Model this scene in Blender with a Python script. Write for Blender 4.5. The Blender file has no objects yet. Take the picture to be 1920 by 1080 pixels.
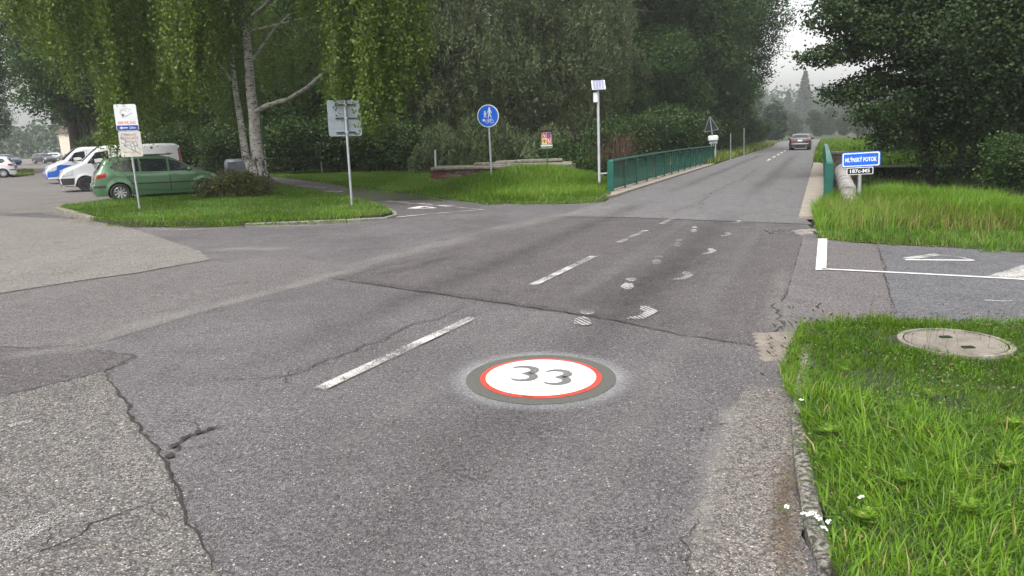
import bpy, bmesh, math, random
import numpy as np
from mathutils import Vector, Matrix
R = math.radians
random.seed(7); rng = np.random.default_rng(11)
sc = bpy.context.scene
col = sc.collection
# ------------------------------------------------------------------ camera
F, H = 1340.0, 1.75
PITCH, ROLL = 11.8, -1.6
cam_d = bpy.data.cameras.new('camera'); cam = bpy.data.objects.new('camera', cam_d); col.objects.link(cam)
cam_d.sensor_width = 36; cam_d.lens = 36 * F / 1920; cam_d.clip_start = .05; cam_d.clip_end = 3000
CM = Matrix.Rotation(R(90 - PITCH), 3, 'X') @ Matrix.Rotation(R(ROLL), 3, 'Z')
cam.matrix_world = Matrix.Translation((0, 0, H)) @ CM.to_4x4()
sc.camera = cam
# ------------------------------------------------------------------ sky, sun, exposure
SUN_EL, SUN_AZ = 56, 205
w = bpy.data.worlds.new('World'); sc.world = w; w.use_nodes = True
nt = w.node_tree; bgn = nt.nodes['Background']
sky = nt.nodes.new('ShaderNodeTexSky'); sky.sky_type = 'NISHITA'; sky.sun_disc = False
sky.sun_elevation = R(SUN_EL); sky.sun_rotation = R(SUN_AZ); sky.dust_density = 4; sky.air_density = 1.5
hs = nt.nodes.new('ShaderNodeHueSaturation'); hs.inputs['Saturation'].default_value = .12
nt.links.new(sky.outputs[0], hs.inputs['Color']); nt.links.new(hs.outputs[0], bgn.inputs[0])
bgn.inputs[1].default_value = .15
sd = bpy.data.lights.new('sun', 'SUN'); sd.energy = 1.5; sd.angle = R(22); sd.color = (1, .97, .92)
sun = bpy.data.objects.new('sun', sd); col.objects.link(sun)
sun.rotation_euler = (R(90 - SUN_EL), 0, R(180 - SUN_AZ))
sc.view_settings.view_transform = 'Standard'; sc.view_settings.look = 'None'
sc.view_settings.exposure = 1.02; sc.view_settings.gamma = 1
# ------------------------------------------------------------------ measuring: where a ray of the photograph meets the ground
CP = Vector((0, 0, H))
def ray(x, y): return CM @ Vector(((x - 960) / F, (540 - y) / F, -1))
def G(x, y, z=0.0):
    v = ray(x, y); return CP + v * ((z - H) / v.z)
def AT(x, y, Y):
    v = ray(x, y); return CP + v * (Y / v.y)
D = Vector((.396, .918, 0)); NR = Vector((.918, -.396, 0))
def S(s, o, z=0.0): return D * s + NR * o + Vector((0, 0, z))   # along / across the main road
# ------------------------------------------------------------------ tagging
def tag(o, label=None, cat=None, group=None, kind=None):
    if label: o['label'] = label
    if cat: o['category'] = cat
    if group: o['group'] = group
    if kind: o['kind'] = kind
    return o
def empty(name, loc=(0, 0, 0), rz=0, label=None, cat=None, group=None, mat=None):
    o = bpy.data.objects.new(name, None); col.objects.link(o); o.empty_display_size = .2
    if mat is not None: o.matrix_world = mat
    else: o.location = loc; o.rotation_euler = (0, 0, rz)
    return tag(o, label, cat, group)
def copy_tree(o, parent=None):
    c = o.copy(); col.objects.link(c)
    if parent: c.parent = parent
    for ch in kids.get(o.name, []):
        cc = copy_tree(ch, c); kids.setdefault(c.name, []).append(cc)
    return c
kids = {}
def link(name, me, m=None, parent=None, loc=None):
    o = bpy.data.objects.new(name, me); col.objects.link(o)
    if m is not None and len(me.materials) == 0: me.materials.append(m)
    if parent is not None:
        o.parent = parent; kids.setdefault(parent.name, []).append(o)
    if loc is not None: o.location = loc
    return o
class MB:
    def __init__(s): s.v = []; s.f = []; s.uv = {}
    def add(s, vs, fs):
        b = len(s.v); s.v += [tuple(v) for v in vs]; s.f += [tuple(b + i for i in f) for f in fs]; return s
    def box(s, c, d, M=None, bev=0):
        x, y, z = [q / 2 for q in d]; c = Vector(c)
        if bev:
            b = bev; vs = []
            for sx in (-1, 1):
                for sy in (-1, 1):
                    for sz in (-1, 1):
                        vs += [(sx * (x - b), sy * (y - b), sz * z), (sx * (x - b), sy * y, sz * (z - b)), (sx * x, sy * (y - b), sz * (z - b))]
            bm = bmesh.new()
            for v in vs: bm.verts.new(v)
            bmesh.ops.convex_hull(bm, input=bm.verts); bm.verts.index_update()
            V = [v.co.copy() for v in bm.verts]; Fs = [[v.index for v in f.verts] for f in bm.faces]; bm.free()
        else:
            V = [Vector((sx * x, sy * y, sz * z)) for sx in (-1, 1) for sy in (-1, 1) for sz in (-1, 1)]
            Fs = [(0, 1, 3, 2), (4, 6, 7, 5), (0, 4, 5, 1), (2, 3, 7, 6), (0, 2, 6, 4), (1, 5, 7, 3)]
        if M is not None: V = [M @ v for v in V]
        return s.add([c + v for v in V], Fs)
    def tube(s, pts, rad, n=8, cap=True):
        pts = [Vector(p) for p in pts]
        if not hasattr(rad, '__len__'): rad = [rad] * len(pts)
        b = len(s.v); up = Vector((.31, .17, .93)).normalized()
        for i, p in enumerate(pts):
            t = (pts[min(i + 1, len(pts) - 1)] - pts[max(i - 1, 0)]).normalized()
            a = t.cross(up)
            if a.length < .1: a = t.cross(Vector((1, 0, 0)))
            a.normalize(); c = t.cross(a)
            for k in range(n):
                q = 2 * math.pi * k / n; s.v.append(tuple(p + (a * math.cos(q) + c * math.sin(q)) * rad[i]))
        for i in range(len(pts) - 1):
            for k in range(n):
                k2 = (k + 1) % n; s.f.append((b + i * n + k, b + i * n + k2, b + (i + 1) * n + k2, b + (i + 1) * n + k))
        if cap:
            s.f.append(tuple(b + k for k in range(n))[::-1]); e = b + (len(pts) - 1) * n; s.f.append(tuple(e + k for k in range(n)))
        return s
    def lathe(s, prof, n=24, M=None):      # prof: (r, h) about local Y axis
        b = len(s.v)
        for r, h in prof:
            for k in range(n):
                q = 2 * math.pi * k / n; p = Vector((r * math.cos(q), h, r * math.sin(q)))
                s.v.append(tuple(M @ p if M is not None else p))
        for i in range(len(prof) - 1):
            for k in range(n):
                k2 = (k + 1) % n; s.f.append((b + i * n + k, b + i * n + k2, b + (i + 1) * n + k2, b + (i + 1) * n + k))
        return s
    def prism(s, poly, z0, z1, M=None):
        n = len(poly); V = [Vector((p[0], p[1], z0)) for p in poly] + [Vector((p[0], p[1], z1)) for p in poly]
        if M is not None: V = [M @ v for v in V]
        fs = [tuple(range(n))[::-1], tuple(range(n, 2 * n))] + [(i, (i + 1) % n, n + (i + 1) % n, n + i) for i in range(n)]
        return s.add(V, fs)
    def build(s, name, m, parent=None, smooth=False, world=False, ang=40, **k):
        me = bpy.data.meshes.new(name)
        vs = s.v
        if world and parent is not None:
            L = parent.location; vs = [(v[0] - L.x, v[1] - L.y, v[2] - L.z) for v in vs]
        me.from_pydata(vs, [], s.f)
        bm = bmesh.new(); bm.from_mesh(me); bmesh.ops.recalc_face_normals(bm, faces=bm.faces); bm.to_mesh(me); bm.free()
        if smooth:
            me.polygons.foreach_set('use_smooth', [True] * len(me.polygons)); me.set_sharp_from_angle(angle=R(ang))
        o = link(name, me, m, parent); tag(o, **k); return o
def rrect(w, h, r, n=5, cx=0, cy=0):
    out = []
    for (sx, sy, a0) in ((1, 1, 0), (-1, 1, 90), (-1, -1, 180), (1, -1, 270)):
        for i in range(n + 1):
            a = R(a0 + 90 * i / n); out.append((cx + sx * (w / 2 - r) + r * math.cos(a), cy + sy * (h / 2 - r) + r * math.sin(a)))
    return out
# ------------------------------------------------------------------ materials
class NB:
    def __init__(s, name):
        s.m = bpy.data.materials.new(name); s.m.use_nodes = True; s.t = s.m.node_tree; s.n = s.t.nodes
        s.p = s.n['Principled BSDF']; s.out = s.n['Material Output']
        s.co = s.n.new('ShaderNodeTexCoord').outputs['Object']
    def L(s, a, b): s.t.links.new(a, b)
    def set(s, inp, v):
        if isinstance(v, bpy.types.NodeSocket): s.L(v, inp)
        elif v is not None:
            if hasattr(v, '__len__') and len(v) == 3 and len(inp.default_value) == 4: v = (*v, 1)
            inp.default_value = v
    def map(s, sc_=(1, 1, 1), rot=(0, 0, 0), co=None):
        n = s.n.new('ShaderNodeMapping'); s.L(co or s.co, n.inputs[0]); n.inputs['Scale'].default_value = sc_; n.inputs['Rotation'].default_value = rot; return n.outputs[0]
    def noise(s, scale, detail=4, rough=.6, co=None, dist=0):
        n = s.n.new('ShaderNodeTexNoise'); s.L(co or s.co, n.inputs['Vector']); n.inputs['Scale'].default_value = scale
        n.inputs['Detail'].default_value = detail; n.inputs['Roughness'].default_value = rough; n.inputs['Distortion'].default_value = dist; return n.outputs[0]
    def voro(s, scale, feat='F1', co=None, out='Distance'):
        n = s.n.new('ShaderNodeTexVoronoi'); n.feature = feat; s.L(co or s.co, n.inputs['Vector']); n.inputs['Scale'].default_value = scale; return n.outputs[out]
    def ramp(s, f, a, b, ca=0, cb=1):
        n = s.n.new('ShaderNodeMapRange'); s.L(f, n.inputs[0]); n.inputs[1].default_value = a; n.inputs[2].default_value = b
        n.inputs[3].default_value = ca; n.inputs[4].default_value = cb; return n.outputs[0]
    def mix(s, f, a, b, mode='MIX'):
        n = s.n.new('ShaderNodeMix'); n.data_type = 'RGBA'; n.blend_type = mode
        s.set(n.inputs[0], f); s.set(n.inputs[6], a); s.set(n.inputs[7], b); return n.outputs[2]
    def math(s, op, a, b=None):
        n = s.n.new('ShaderNodeMath'); n.operation = op; s.set(n.inputs[0], a); s.set(n.inputs[1], b); return n.outputs[0]
    def attr(s, name, o='Fac'):
        n = s.n.new('ShaderNodeAttribute'); n.attribute_name = name; return n.outputs[o]
    def bump(s, h, strength=.3, dist=.01):
        n = s.n.new('ShaderNodeBump'); n.inputs['Strength'].default_value = strength; n.inputs['Distance'].default_value = dist
        s.L(h, n.inputs['Height']); s.L(n.outputs[0], s.p.inputs['Normal'])
    def fin(s, c=None, rough=.8, metal=0, alpha=None, spec=None):
        s.set(s.p.inputs['Base Color'], c); s.set(s.p.inputs['Roughness'], rough); s.p.inputs['Metallic'].default_value = metal
        if spec is not None: s.p.inputs['Specular IOR Level'].default_value = spec
        if alpha is not None: s.set(s.p.inputs['Alpha'], alpha)
        return s.m
def noisy(name, c1, c2, scale=8, rough=.8, metal=0, bump=.2, bd=.005, lo=.35, hi=.65, spec=None, fine=None):
    b = NB(name); f = b.noise(scale, 5)
    c = b.mix(b.ramp(f, lo, hi), c1, c2)
    if fine: c = b.mix(b.ramp(b.noise(fine, 2), .3, .7, 0, .5), c, tuple(q * .6 for q in c1))
    if bump: b.bump(b.noise(scale * 6, 4), bump, bd)
    return b.fin(c, rough, metal, spec=spec)
def asphalt(name, base, spk=.35, scale=160, blotch=.25, tint=(.86, .855, .86), bump=.5, dirt=None):
    b = NB(name); base = tuple(base[i] * tint[i] for i in range(3))
    k = b.noise(.55, 5, .6); k2 = b.noise(3.1, 6, .7)
    c = b.mix(b.ramp(k, .3, .7), tuple(q * (1 - blotch) for q in base), tuple(q * (1 + blotch * .6) for q in base))
    c = b.mix(b.ramp(k2, .35, .75, 0, .35), c, tuple(q * .55 for q in base))
    dir_ = b.noise(1.3, 4, .6, co=b.map((1, .12, 1), (0, 0, R(-23))))
    c = b.mix(b.ramp(dir_, .45, .75, 0, .3), c, tuple(q * 1.35 for q in base))
    cell = b.voro(scale, out='Color'); vd = b.voro(scale)
    sp = b.n.new('ShaderNodeSeparateColor'); b.L(cell, sp.inputs[0])
    stone = b.mix(sp.outputs[1], tuple(q * 2.6 for q in base), (base[0] * 3.6, base[1] * 3.1, base[2] * 2.7))
    c = b.mix(b.math('MULTIPLY', b.ramp(sp.outputs[0], 1 - spk, 1 - spk * .3), b.ramp(vd, .55, .25)), c, stone)
    c = b.mix(b.ramp(sp.outputs[2], .0, .45, .95, 0), c, tuple(q * .16 for q in base))
    # coarser pitting and grains that still read farther away
    k3 = b.noise(38, 3, .75); c = b.mix(b.ramp(k3, .36, .50, .75, 0), c, tuple(q * .30 for q in base)); c = b.mix(b.ramp(k3, .56, .68, 0, .5), c, tuple(q * 1.9 for q in base))
    k4 = b.noise(11, 4, .8); c = b.mix(b.ramp(k4, .34, .47, .5, 0), c, tuple(q * .4 for q in base))
    cell2 = b.voro(scale * .3, out='Color'); s2 = b.n.new('ShaderNodeSeparateColor'); b.L(cell2, s2.inputs[0]); v2 = b.voro(scale * .3)
    c = b.mix(b.math('MULTIPLY', b.ramp(s2.outputs[0], .95, .96), b.ramp(v2, .30, .2)), c, (.42, .38, .34))
    pt = b.math('MULTIPLY', b.ramp(b.noise(1.9, 3, .5), .60, .68), b.ramp(k3, .55, .4)); c = b.mix(b.math('MULTIPLY', pt, .65), c, tuple(q * .22 for q in base))
    if dirt: c = b.mix(b.ramp(b.noise(1.7, 5), .45, .7, 0, .6), c, dirt)
    b.bump(b.math('ADD', vd, b.math('MULTIPLY', k3, 1.5)), bump, .008)
    return b.fin(c, b.ramp(k2, .3, .7, .75, .95), spec=.25)
def leafmat(name, c1, c2, c3=None, trans=.35, gloss=.45):
    b = NB(name); v = b.attr('v'); c = b.mix(v, c1, c2)
    if c3: c = b.mix(b.ramp(v, .93, .97), c, c3)
    b.p.inputs['Roughness'].default_value = gloss; b.L(c, b.p.inputs['Base Color']); b.p.inputs['Specular IOR Level'].default_value = .35
    t = b.n.new('ShaderNodeBsdfTranslucent'); b.L(b.mix(.5, c, (.25, .45, .03), 'MULTIPLY') if False else c, t.inputs[0])
    mx = b.n.new('ShaderNodeMixShader'); mx.inputs[0].default_value = trans
    b.L(b.p.outputs[0], mx.inputs[1]); b.L(t.outputs[0], mx.inputs[2]); b.L(mx.outputs[0], b.out.inputs[0])
    return b.m
def paint(name, c, wear=.5, sc_=40, stripes=False):
    b = NB(name); n1 = b.noise(sc_, 4, .75); n2 = b.noise(2.5, 3)
    f = b.math('ADD', n1, b.math('MULTIPLY', b.math('SUBTRACT', n2, .5), .6))
    if stripes:
        w_ = b.n.new('ShaderNodeTexWave'); w_.inputs['Scale'].default_value = 7; w_.inputs['Distortion'].default_value = 1.5
        b.L(b.map(rot=(0, 0, R(-20))), w_.inputs[0]); f = b.math('ADD', f, b.math('MULTIPLY', b.math('SUBTRACT', w_.outputs['Fac'], .5), .25))
    a = b.ramp(f, wear - .06, wear + .06)
    c = b.mix(b.ramp(b.noise(90, 3), .3, .7), tuple(q * .8 for q in c), c); b.bump(n1, .2, .003)
    return b.fin(c, .8, alpha=a, spec=.2)
def soft(name, c, amt=.7, sc_=60):      # a stain or dusting with soft edges, shaped by its own UV
    b = NB(name); uv = b.n.new('ShaderNodeUVMap').outputs[0]; sx = b.n.new('ShaderNodeSeparateXYZ'); b.L(uv, sx.inputs[0])
    def tri(q): return b.math('SUBTRACT', 1.0, b.math('ABSOLUTE', b.math('SUBTRACT', b.math('MULTIPLY', q, 2.0), 1.0)))
    e = b.math('MULTIPLY', b.ramp(tri(sx.outputs[0]), 0, .35), b.ramp(tri(sx.outputs[1]), 0, .9))
    e = b.math('MULTIPLY', e, b.ramp(b.noise(sc_, 5, .75), .3, .65, .15, 1)); e = b.math('MULTIPLY', e, b.ramp(b.noise(2.2, 4), .3, .65, .3, 1))
    return b.fin(c, .9, alpha=b.math('MULTIPLY', e, amt), spec=.2)
M = {}
A0 = (.150, .140, .145)
M['asph'] = asphalt('asphalt_worn', A0, .40, 150, .36)
M['asph_far'] = asphalt('asphalt_resurfaced', (.185, .178, .182), .3, 170, .12)
M['asph_dark'] = asphalt('asphalt_dark_patch', (.118, .107, .110), .42, 150, .25)
M['asph_beige'] = asphalt('asphalt_pale_patch', (.225, .212, .195), .45, 130, .12)
M['asph_coarse'] = asphalt('asphalt_coarse_old', (.172, .162, .154), .42, 95, .18, bump=.8)
M['asph_blue'] = asphalt('asphalt_bluish', (.150, .150, .160), .3, 190, .08)
M['asph_path'] = asphalt('asphalt_side_path', (.160, .148, .148), .35, 160, .15)
M['asph_edge'] = asphalt('asphalt_dusty_edge', (.178, .164, .152), .5, 120, .2)
M['lot'] = asphalt('parking_asphalt', (.205, .190, .180), .45, 110, .3)
M['soil'] = noisy('soil', (.045, .035, .022), (.085, .065, .04), 6, .95, bump=.6, bd=.03)
M['turf'] = noisy('turf_base', (.022, .036, .010), (.05, .05, .022), 5, .95, bump=.8, bd=.03, fine=60)
M['crack'] = noisy('crack_filling', (.012, .011, .010), (.035, .03, .028), 30, .95)
M['white_paint'] = paint('road_paint_worn', (.50, .49, .465), .495, 95)
M['white_fresh'] = paint('road_paint_fresh', (.66, .65, .63), .34, 90)
M['white_faint'] = paint('road_paint_faint', (.42, .415, .40), .54, 110)
M['white_stripe'] = paint('road_paint_brushed', (.40, .40, .39), .50, 60, True)
M['disc_white'] = paint('disc_white', (.66, .66, .66), .33, 110)
M['disc_red'] = paint('disc_red', (.58, .07, .05), .41, 120)
M['disc_grey'] = noisy('disc_grey', (.065, .064, .055), (.10, .098, .086), 150, .9, bump=.5)
M['digit'] = paint('digit_grey', (.15, .145, .14), .40, 120)
M['conc'] = noisy('concrete', (.16, .148, .132), (.27, .25, .225), 4, .9, bump=.5, fine=60)
M['conc_pale'] = noisy('concrete_pale', (.23, .20, .165), (.32, .285, .24), 2.5, .9, bump=.4, fine=50)
M['lid'] = noisy('lid_concrete', (.13, .112, .092), (.235, .205, .175), 5, .92, bump=.6, fine=45, lo=.3, hi=.6)
M['conc_moss'] = noisy('concrete_mossy', (.10, .09, .07), (.30, .27, .22), 9, .95, bump=.8, fine=40)
M['brick'] = noisy('brick_red', (.09, .028, .018), (.20, .058, .034), 7, .9, bump=.5)
M['mortar'] = noisy('old_mortar', (.12, .10, .08), (.22, .19, .16), 6, .95, bump=.8)
M['galv'] = noisy('galvanised_steel', (.36, .38, .40), (.50, .52, .54), 9, .42, .75, bump=.05)
M['galv_pale'] = noisy('pale_galvanised', (.38, .40, .43), (.48, .50, .53), 5, .5, .3, bump=.05)
M['sign_back'] = noisy('sign_back_grey', (.20, .24, .265), (.27, .31, .335), 3, .5, .35, bump=.05)
M['darkmetal'] = noisy('dark_metal', (.02, .022, .025), (.05, .05, .055), 6, .5, .5)
M['wh'] = noisy('sign_white', (.58, .59, .61), (.68, .69, .70), 6, .35, bump=.02)
M['wh_dirty'] = noisy('sign_white_dirty', (.42, .40, .375), (.56, .55, .52), 5, .5, bump=.02)
M['blue'] = noisy('sign_blue', (.004, .09, .52), (.008, .12, .62), 4, .3, bump=.02)
M['blue_dark'] = noisy('print_blue', (.01, .04, .25), (.015, .05, .3), 6, .4, bump=0)
M['black'] = noisy('sign_black', (.006, .006, .007), (.014, .014, .016), 6, .3, bump=0)
M['redprint'] = noisy('print_red', (.5, .05, .04), (.62, .08, .06), 30, .5, bump=0)
M['mauve'] = noisy('print_mauve', (.25, .10, .10), (.34, .16, .15), 30, .5, bump=0)
M['ochre'] = noisy('print_ochre', (.42, .33, .12), (.5, .4, .16), 30, .5, bump=0)
M['scrawl'] = noisy('marker_grey', (.12, .12, .13), (.2, .2, .2), 30, .6, bump=0)
M['green_rail'] = noisy('railing_green', (.002, .060, .044), (.004, .085, .062), 3, .42, bump=.1)
M['green_rail_top'] = noisy('railing_green_faded', (.006, .11, .08), (.10, .28, .22), 9, .4, bump=.1, lo=.5, hi=.8)
M['wood_green'] = noisy('green_board', (.02, .06, .02), (.035, .09, .03), 12, .6)
M['wood_brown'] = noisy('brown_shingle', (.04, .02, .014), (.08, .045, .03), 10, .7)
M['yellow'] = noisy('print_yellow', (.7, .45, .05), (.8, .55, .08), 10, .4, bump=0)
M['pv'] = noisy('solar_cell', (.20, .21, .30), (.30, .31, .42), 5, .15, .2, bump=0)
M['pipe'] = noisy('pipe_lagging', (.17, .135, .12), (.40, .375, .36), 3, .6, .1, bump=.5, bd=.02)
M['grate'] = noisy('worn_grate_iron', (.08, .075, .07), (.14, .135, .13), 14, .6, .2)
M['rust'] = noisy('cast_iron', (.08, .065, .055), (.15, .12, .1), 14, .7, .3)
M['hole'] = noisy('dark_pit', (.004, .004, .004), (.01, .01, .01), 10, .95)
M['lichen'] = noisy('kerb_lichen', (.055, .048, .04), (.34, .32, .28), 38, .95, bump=1, bd=.012, lo=.42, hi=.62)
M['glass'] = noisy('car_glass', (.012, .016, .018), (.02, .025, .028), 3, .05, 0, bump=0, spec=.8)
M['tyre'] = noisy('tyre_rubber', (.012, .012, .013), (.03, .03, .03), 20, .8)
M['rim'] = noisy('silver_rim', (.5, .5, .52), (.62, .62, .64), 6, .3, .8, bump=0)
M['plastic'] = noisy('black_plastic', (.015, .016, .017), (.03, .03, .032), 10, .6)
M['tail'] = noisy('tail_light_red', (.22, .008, .008), (.35, .02, .015), 12, .15, bump=0)
M['lamp'] = noisy('headlamp_clear', (.5, .52, .55), (.75, .77, .8), 12, .12, .4, bump=0)
M['chrome'] = noisy('chrome', (.6, .6, .62), (.7, .7, .72), 6, .12, .95, bump=0)
def carpaint(n, c, metal=.3):
    m = noisy(n, tuple(q * .92 for q in c), c, 1.5, .28, metal, bump=0); m.node_tree.nodes['Principled BSDF'].inputs['Coat Weight'].default_value = .8
    m.node_tree.nodes['Principled BSDF'].inputs['Coat Roughness'].default_value = .06; return m
M['p_green'] = carpaint('paint_sage_green', (.105, .205, .110), .45)
M['p_white'] = carpaint('paint_white', (.62, .63, .65), 0)
M['p_blue'] = carpaint('paint_blue', (.008, .10, .50), .1)
M['p_black'] = carpaint('paint_black', (.008, .007, .008), .0)
M['p_navy'] = carpaint('paint_dark_blue', (.03, .07, .18), .3)
M['p_silver'] = carpaint('paint_silver', (.42, .44, .46), .6)
M['p_grey'] = carpaint('paint_dark_grey', (.05, .055, .06), .4)
def birchbark():
    b = NB('birch_bark'); a = b.noise(1.0, 6, .75, co=b.map((5, 5, 16))); c = b.noise(3.2, 5, .7)
    base = b.mix(b.ramp(c, .3, .7), (.26, .24, .215), (.54, .52, .49))
    base = b.mix(b.ramp(a, .53, .585), base, (.05, .042, .036))
    sx = b.n.new('ShaderNodeSeparateXYZ'); b.L(b.co, sx.inputs[0])
    low = b.ramp(sx.outputs[2], .1, 2.6, .34, 0); f = b.math('ADD', b.noise(1, 6, .7, co=b.map((9, 9, 3))), low)
    base = b.mix(b.ramp(f, .68, .76), base, (.045, .038, .032)); b.bump(f, .7, .03)
    return b.fin(base, .8)
M['birch'] = birchbark()
def bark(n, c1, c2):
    b = NB(n); f = b.noise(1, 6, .7, co=b.map((9, 9, 1.6))); b.bump(f, .9, .04); return b.fin(b.mix(b.ramp(f, .35, .65), c1, c2), .95)
M['bark'] = bark('bark_dark', (.022, .018, .014), (.06, .05, .04))
M['twig'] = noisy('twig', (.03, .022, .018), (.06, .05, .04), 20, .9)
M['redtwig'] = noisy('dead_twig_red', (.06, .032, .022), (.10, .052, .035), 20, .9)
M['l_birch'] = leafmat('leaf_birch', (.026, .058, .008), (.150, .225, .022), (.36, .35, .04), .42)
M['l_lime'] = leafmat('leaf_lime', (.015, .034, .010), (.055, .100, .024), None, .3)
M['l_dark'] = leafmat('leaf_dark', (.013, .036, .009), (.062, .122, .022), None, .3, .6)
M['l_willow'] = leafmat('leaf_willow', (.030, .052, .018), (.165, .205, .085), None, .3)
M['l_alder'] = leafmat('leaf_alder', (.013, .028, .009), (.046, .088, .018), None, .25, .62)
M['l_bush'] = leafmat('leaf_bush', (.014, .034, .007), (.048, .095, .015), None, .3)
M['l_shrub'] = leafmat('leaf_juniper', (.035, .050, .012), (.12, .13, .03), (.16, .09, .03), .2)
M['l_conif'] = leafmat('leaf_conifer', (.015, .032, .016), (.035, .06, .028), None, .1)
M['grass'] = leafmat('grass_blades', (.022, .072, .004), (.150, .290, .010), (.34, .28, .11), .4, .5)
M['grass_tall'] = leafmat('grass_tall', (.040, .105, .005), (.180, .325, .012), (.34, .28, .10), .4, .5)
M['grass_brown'] = leafmat('grass_seeding', (.15, .13, .045), (.34, .23, .11), None, .3, .6)
M['weed'] = leafmat('weed_leaves', (.08, .18, .02), (.17, .32, .04), None, .35, .5)
M['flower'] = noisy('white_petals', (.7, .7, .66), (.82, .82, .8), 30, .7, bump=0)
M['litter'] = leafmat('dead_leaves', (.085, .050, .028), (.21, .145, .085), None, .1, .8)
M['tarp'] = noisy('grey_tarp', (.03, .035, .05), (.07, .08, .10), 4, .5)
M['water'] = noisy('stream_water', (.012, .014, .01), (.02, .022, .016), 3, .08, bump=.15, bd=.03)
M['render'] = noisy('wall_render', (.5, .45, .36), (.6, .54, .44), 2, .9)
# ------------------------------------------------------------------ ground
def sheet(name, pts, z, m, parent=None, kind='structure', **k):
    me = bpy.data.meshes.new(name); me.from_pydata([(p[0], p[1], z) for p in pts], [], [tuple(range(len(pts)))])
    if me.polygons[0].normal.z < 0: me.flip_normals()
    o = link(name, me, m, parent); tag(o, kind=kind if parent is None else None, **k); return o
def px(pts): return [G(*p) for p in pts]
def jag(pts, amp=.03, step=.25, closed=True):
    out = []; n = len(pts)
    for i in range(n if closed else n - 1):
        a, b = Vector(pts[i]), Vector(pts[(i + 1) % n]); L = (b - a).length; k = max(1, min(60, int(L / step))); t = Vector((-(b - a).y, (b - a).x, 0)); t = t / (L + 1e-6)
        for j in range(k):
            q = a.lerp(b, j / k); out.append(q + t * (random.uniform(-amp, amp) if j else 0))
    if not closed: out.append(Vector(pts[-1]))
    return out
CS = 31.0      # stream crosses under the road here (along-road distance)
def terr(x, y):
    s = x * .396 + y * .918; o = x * .918 - y * .396
    c = np.exp(-np.abs((s - CS) / 5.2) ** 3.0) * -2.6
    c = c * np.clip((o + 19) / 8, 0, 1) * np.clip((26 - o) / 8, 0, 1)
    far = np.clip((np.hypot(x, y) - 95) / 250, 0, 1) * 0
    return -.05 + c + far
g1 = np.concatenate([np.linspace(-640, -62, 14), np.linspace(-60, 60, 121), np.linspace(62, 640, 14)])
X, Y = np.meshgrid(g1, g1 + 30); Z = terr(X, Y) + np.where(np.abs(X) < 61, rng.uniform(-.015, .0, X.shape), 0)
n = len(g1); V = np.stack([X, Y, Z], -1).reshape(-1, 3)
idx = np.arange(n * n).reshape(n, n); Fq = np.stack([idx[:-1, :-1], idx[:-1, 1:], idx[1:, 1:], idx[1:, :-1]], -1).reshape(-1, 4)
def npmesh(name, V, Fq, v=None, smooth=False):
    me = bpy.data.meshes.new(name); k = Fq.shape[1]
    me.vertices.add(len(V)); me.vertices.foreach_set('co', np.ascontiguousarray(V, dtype=np.float32).ravel())
    me.loops.add(Fq.size); me.loops.foreach_set('vertex_index', Fq.astype(np.int32).ravel())
    me.polygons.add(len(Fq)); me.polygons.foreach_set('loop_start', np.arange(0, Fq.size, k, dtype=np.int32))
    if v is not None:
        a = me.attributes.new('v', 'FLOAT', 'POINT'); a.data.foreach_set('value', np.ascontiguousarray(v, dtype=np.float32))
    me.update(calc_edges=True)
    if smooth: me.polygons.foreach_set('use_smooth', [True] * len(me.polygons))
    return me
tag(link('ground', npmesh('ground', V, Fq, smooth=True), M['turf']), kind='structure')
wm = MB(); wm.prism([S(CS - 3, -20), S(CS + 3, -20), S(CS + 3, 26), S(CS - 3, 26)], -2.5, -2.3); wm.build('stream_water', M['water'], kind='structure')

# main road and its surroundings: flush sheets 4 mm apart
def curve_pts(o, s0=40, s1=135, n=8):
    pts = [S(s0 + (s1 - s0) * i / n, o - (.9 * i / n if o < -2 else 0)) for i in range(n + 1)]
    c = S(135, 46); a0 = math.atan2(-NR.y, -NR.x); r = 46 - (o - .9 if o < -2 else o)
    for i in range(1, 13):
        a = a0 - R(4.5 * i); pts.append(c + Vector((math.cos(a), math.sin(a), 0)) * r)
    return pts
lot = [(-95, 4), (-30, 4), (-14, 12), (-10.6, 23.5), (-8.3, 29), (-11, 36), (-17, 44), (-22, 60), (-50, 110), (-95, 190), (-130, 190), (-95, 95), (-60, 55), (-95, 40)]
sheet('parking_lot', [Vector((*p, 0)) for p in lot], -.006, M['lot'])
near = [Vector((-30, -4, 0)), Vector((.7, -4, 0))] + px([(1545, 1075), (1500, 1000), (1490, 800), (1500, 640), (1540, 455)]) + [S(14.2, -.1), S(16, -.36)] + \
       [S(40, -.36)] + [S(41, -5.45), S(20.0, -5.45), S(19.2, -5.6)] + px([(1080, 382), (1000, 383), (900, 381), (800, 371), (760, 395), (740, 408), (640, 419), (440, 427), (240, 426), (165, 416), (105, 402), (0, 398)]) + [Vector((-30, 20, 0))]
sheet('road', near, 0, M['asph'])
sheet('road', curve_pts(-.36, 38) + curve_pts(-5.45, 38)[::-1], .004, M['asph_far'])
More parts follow.
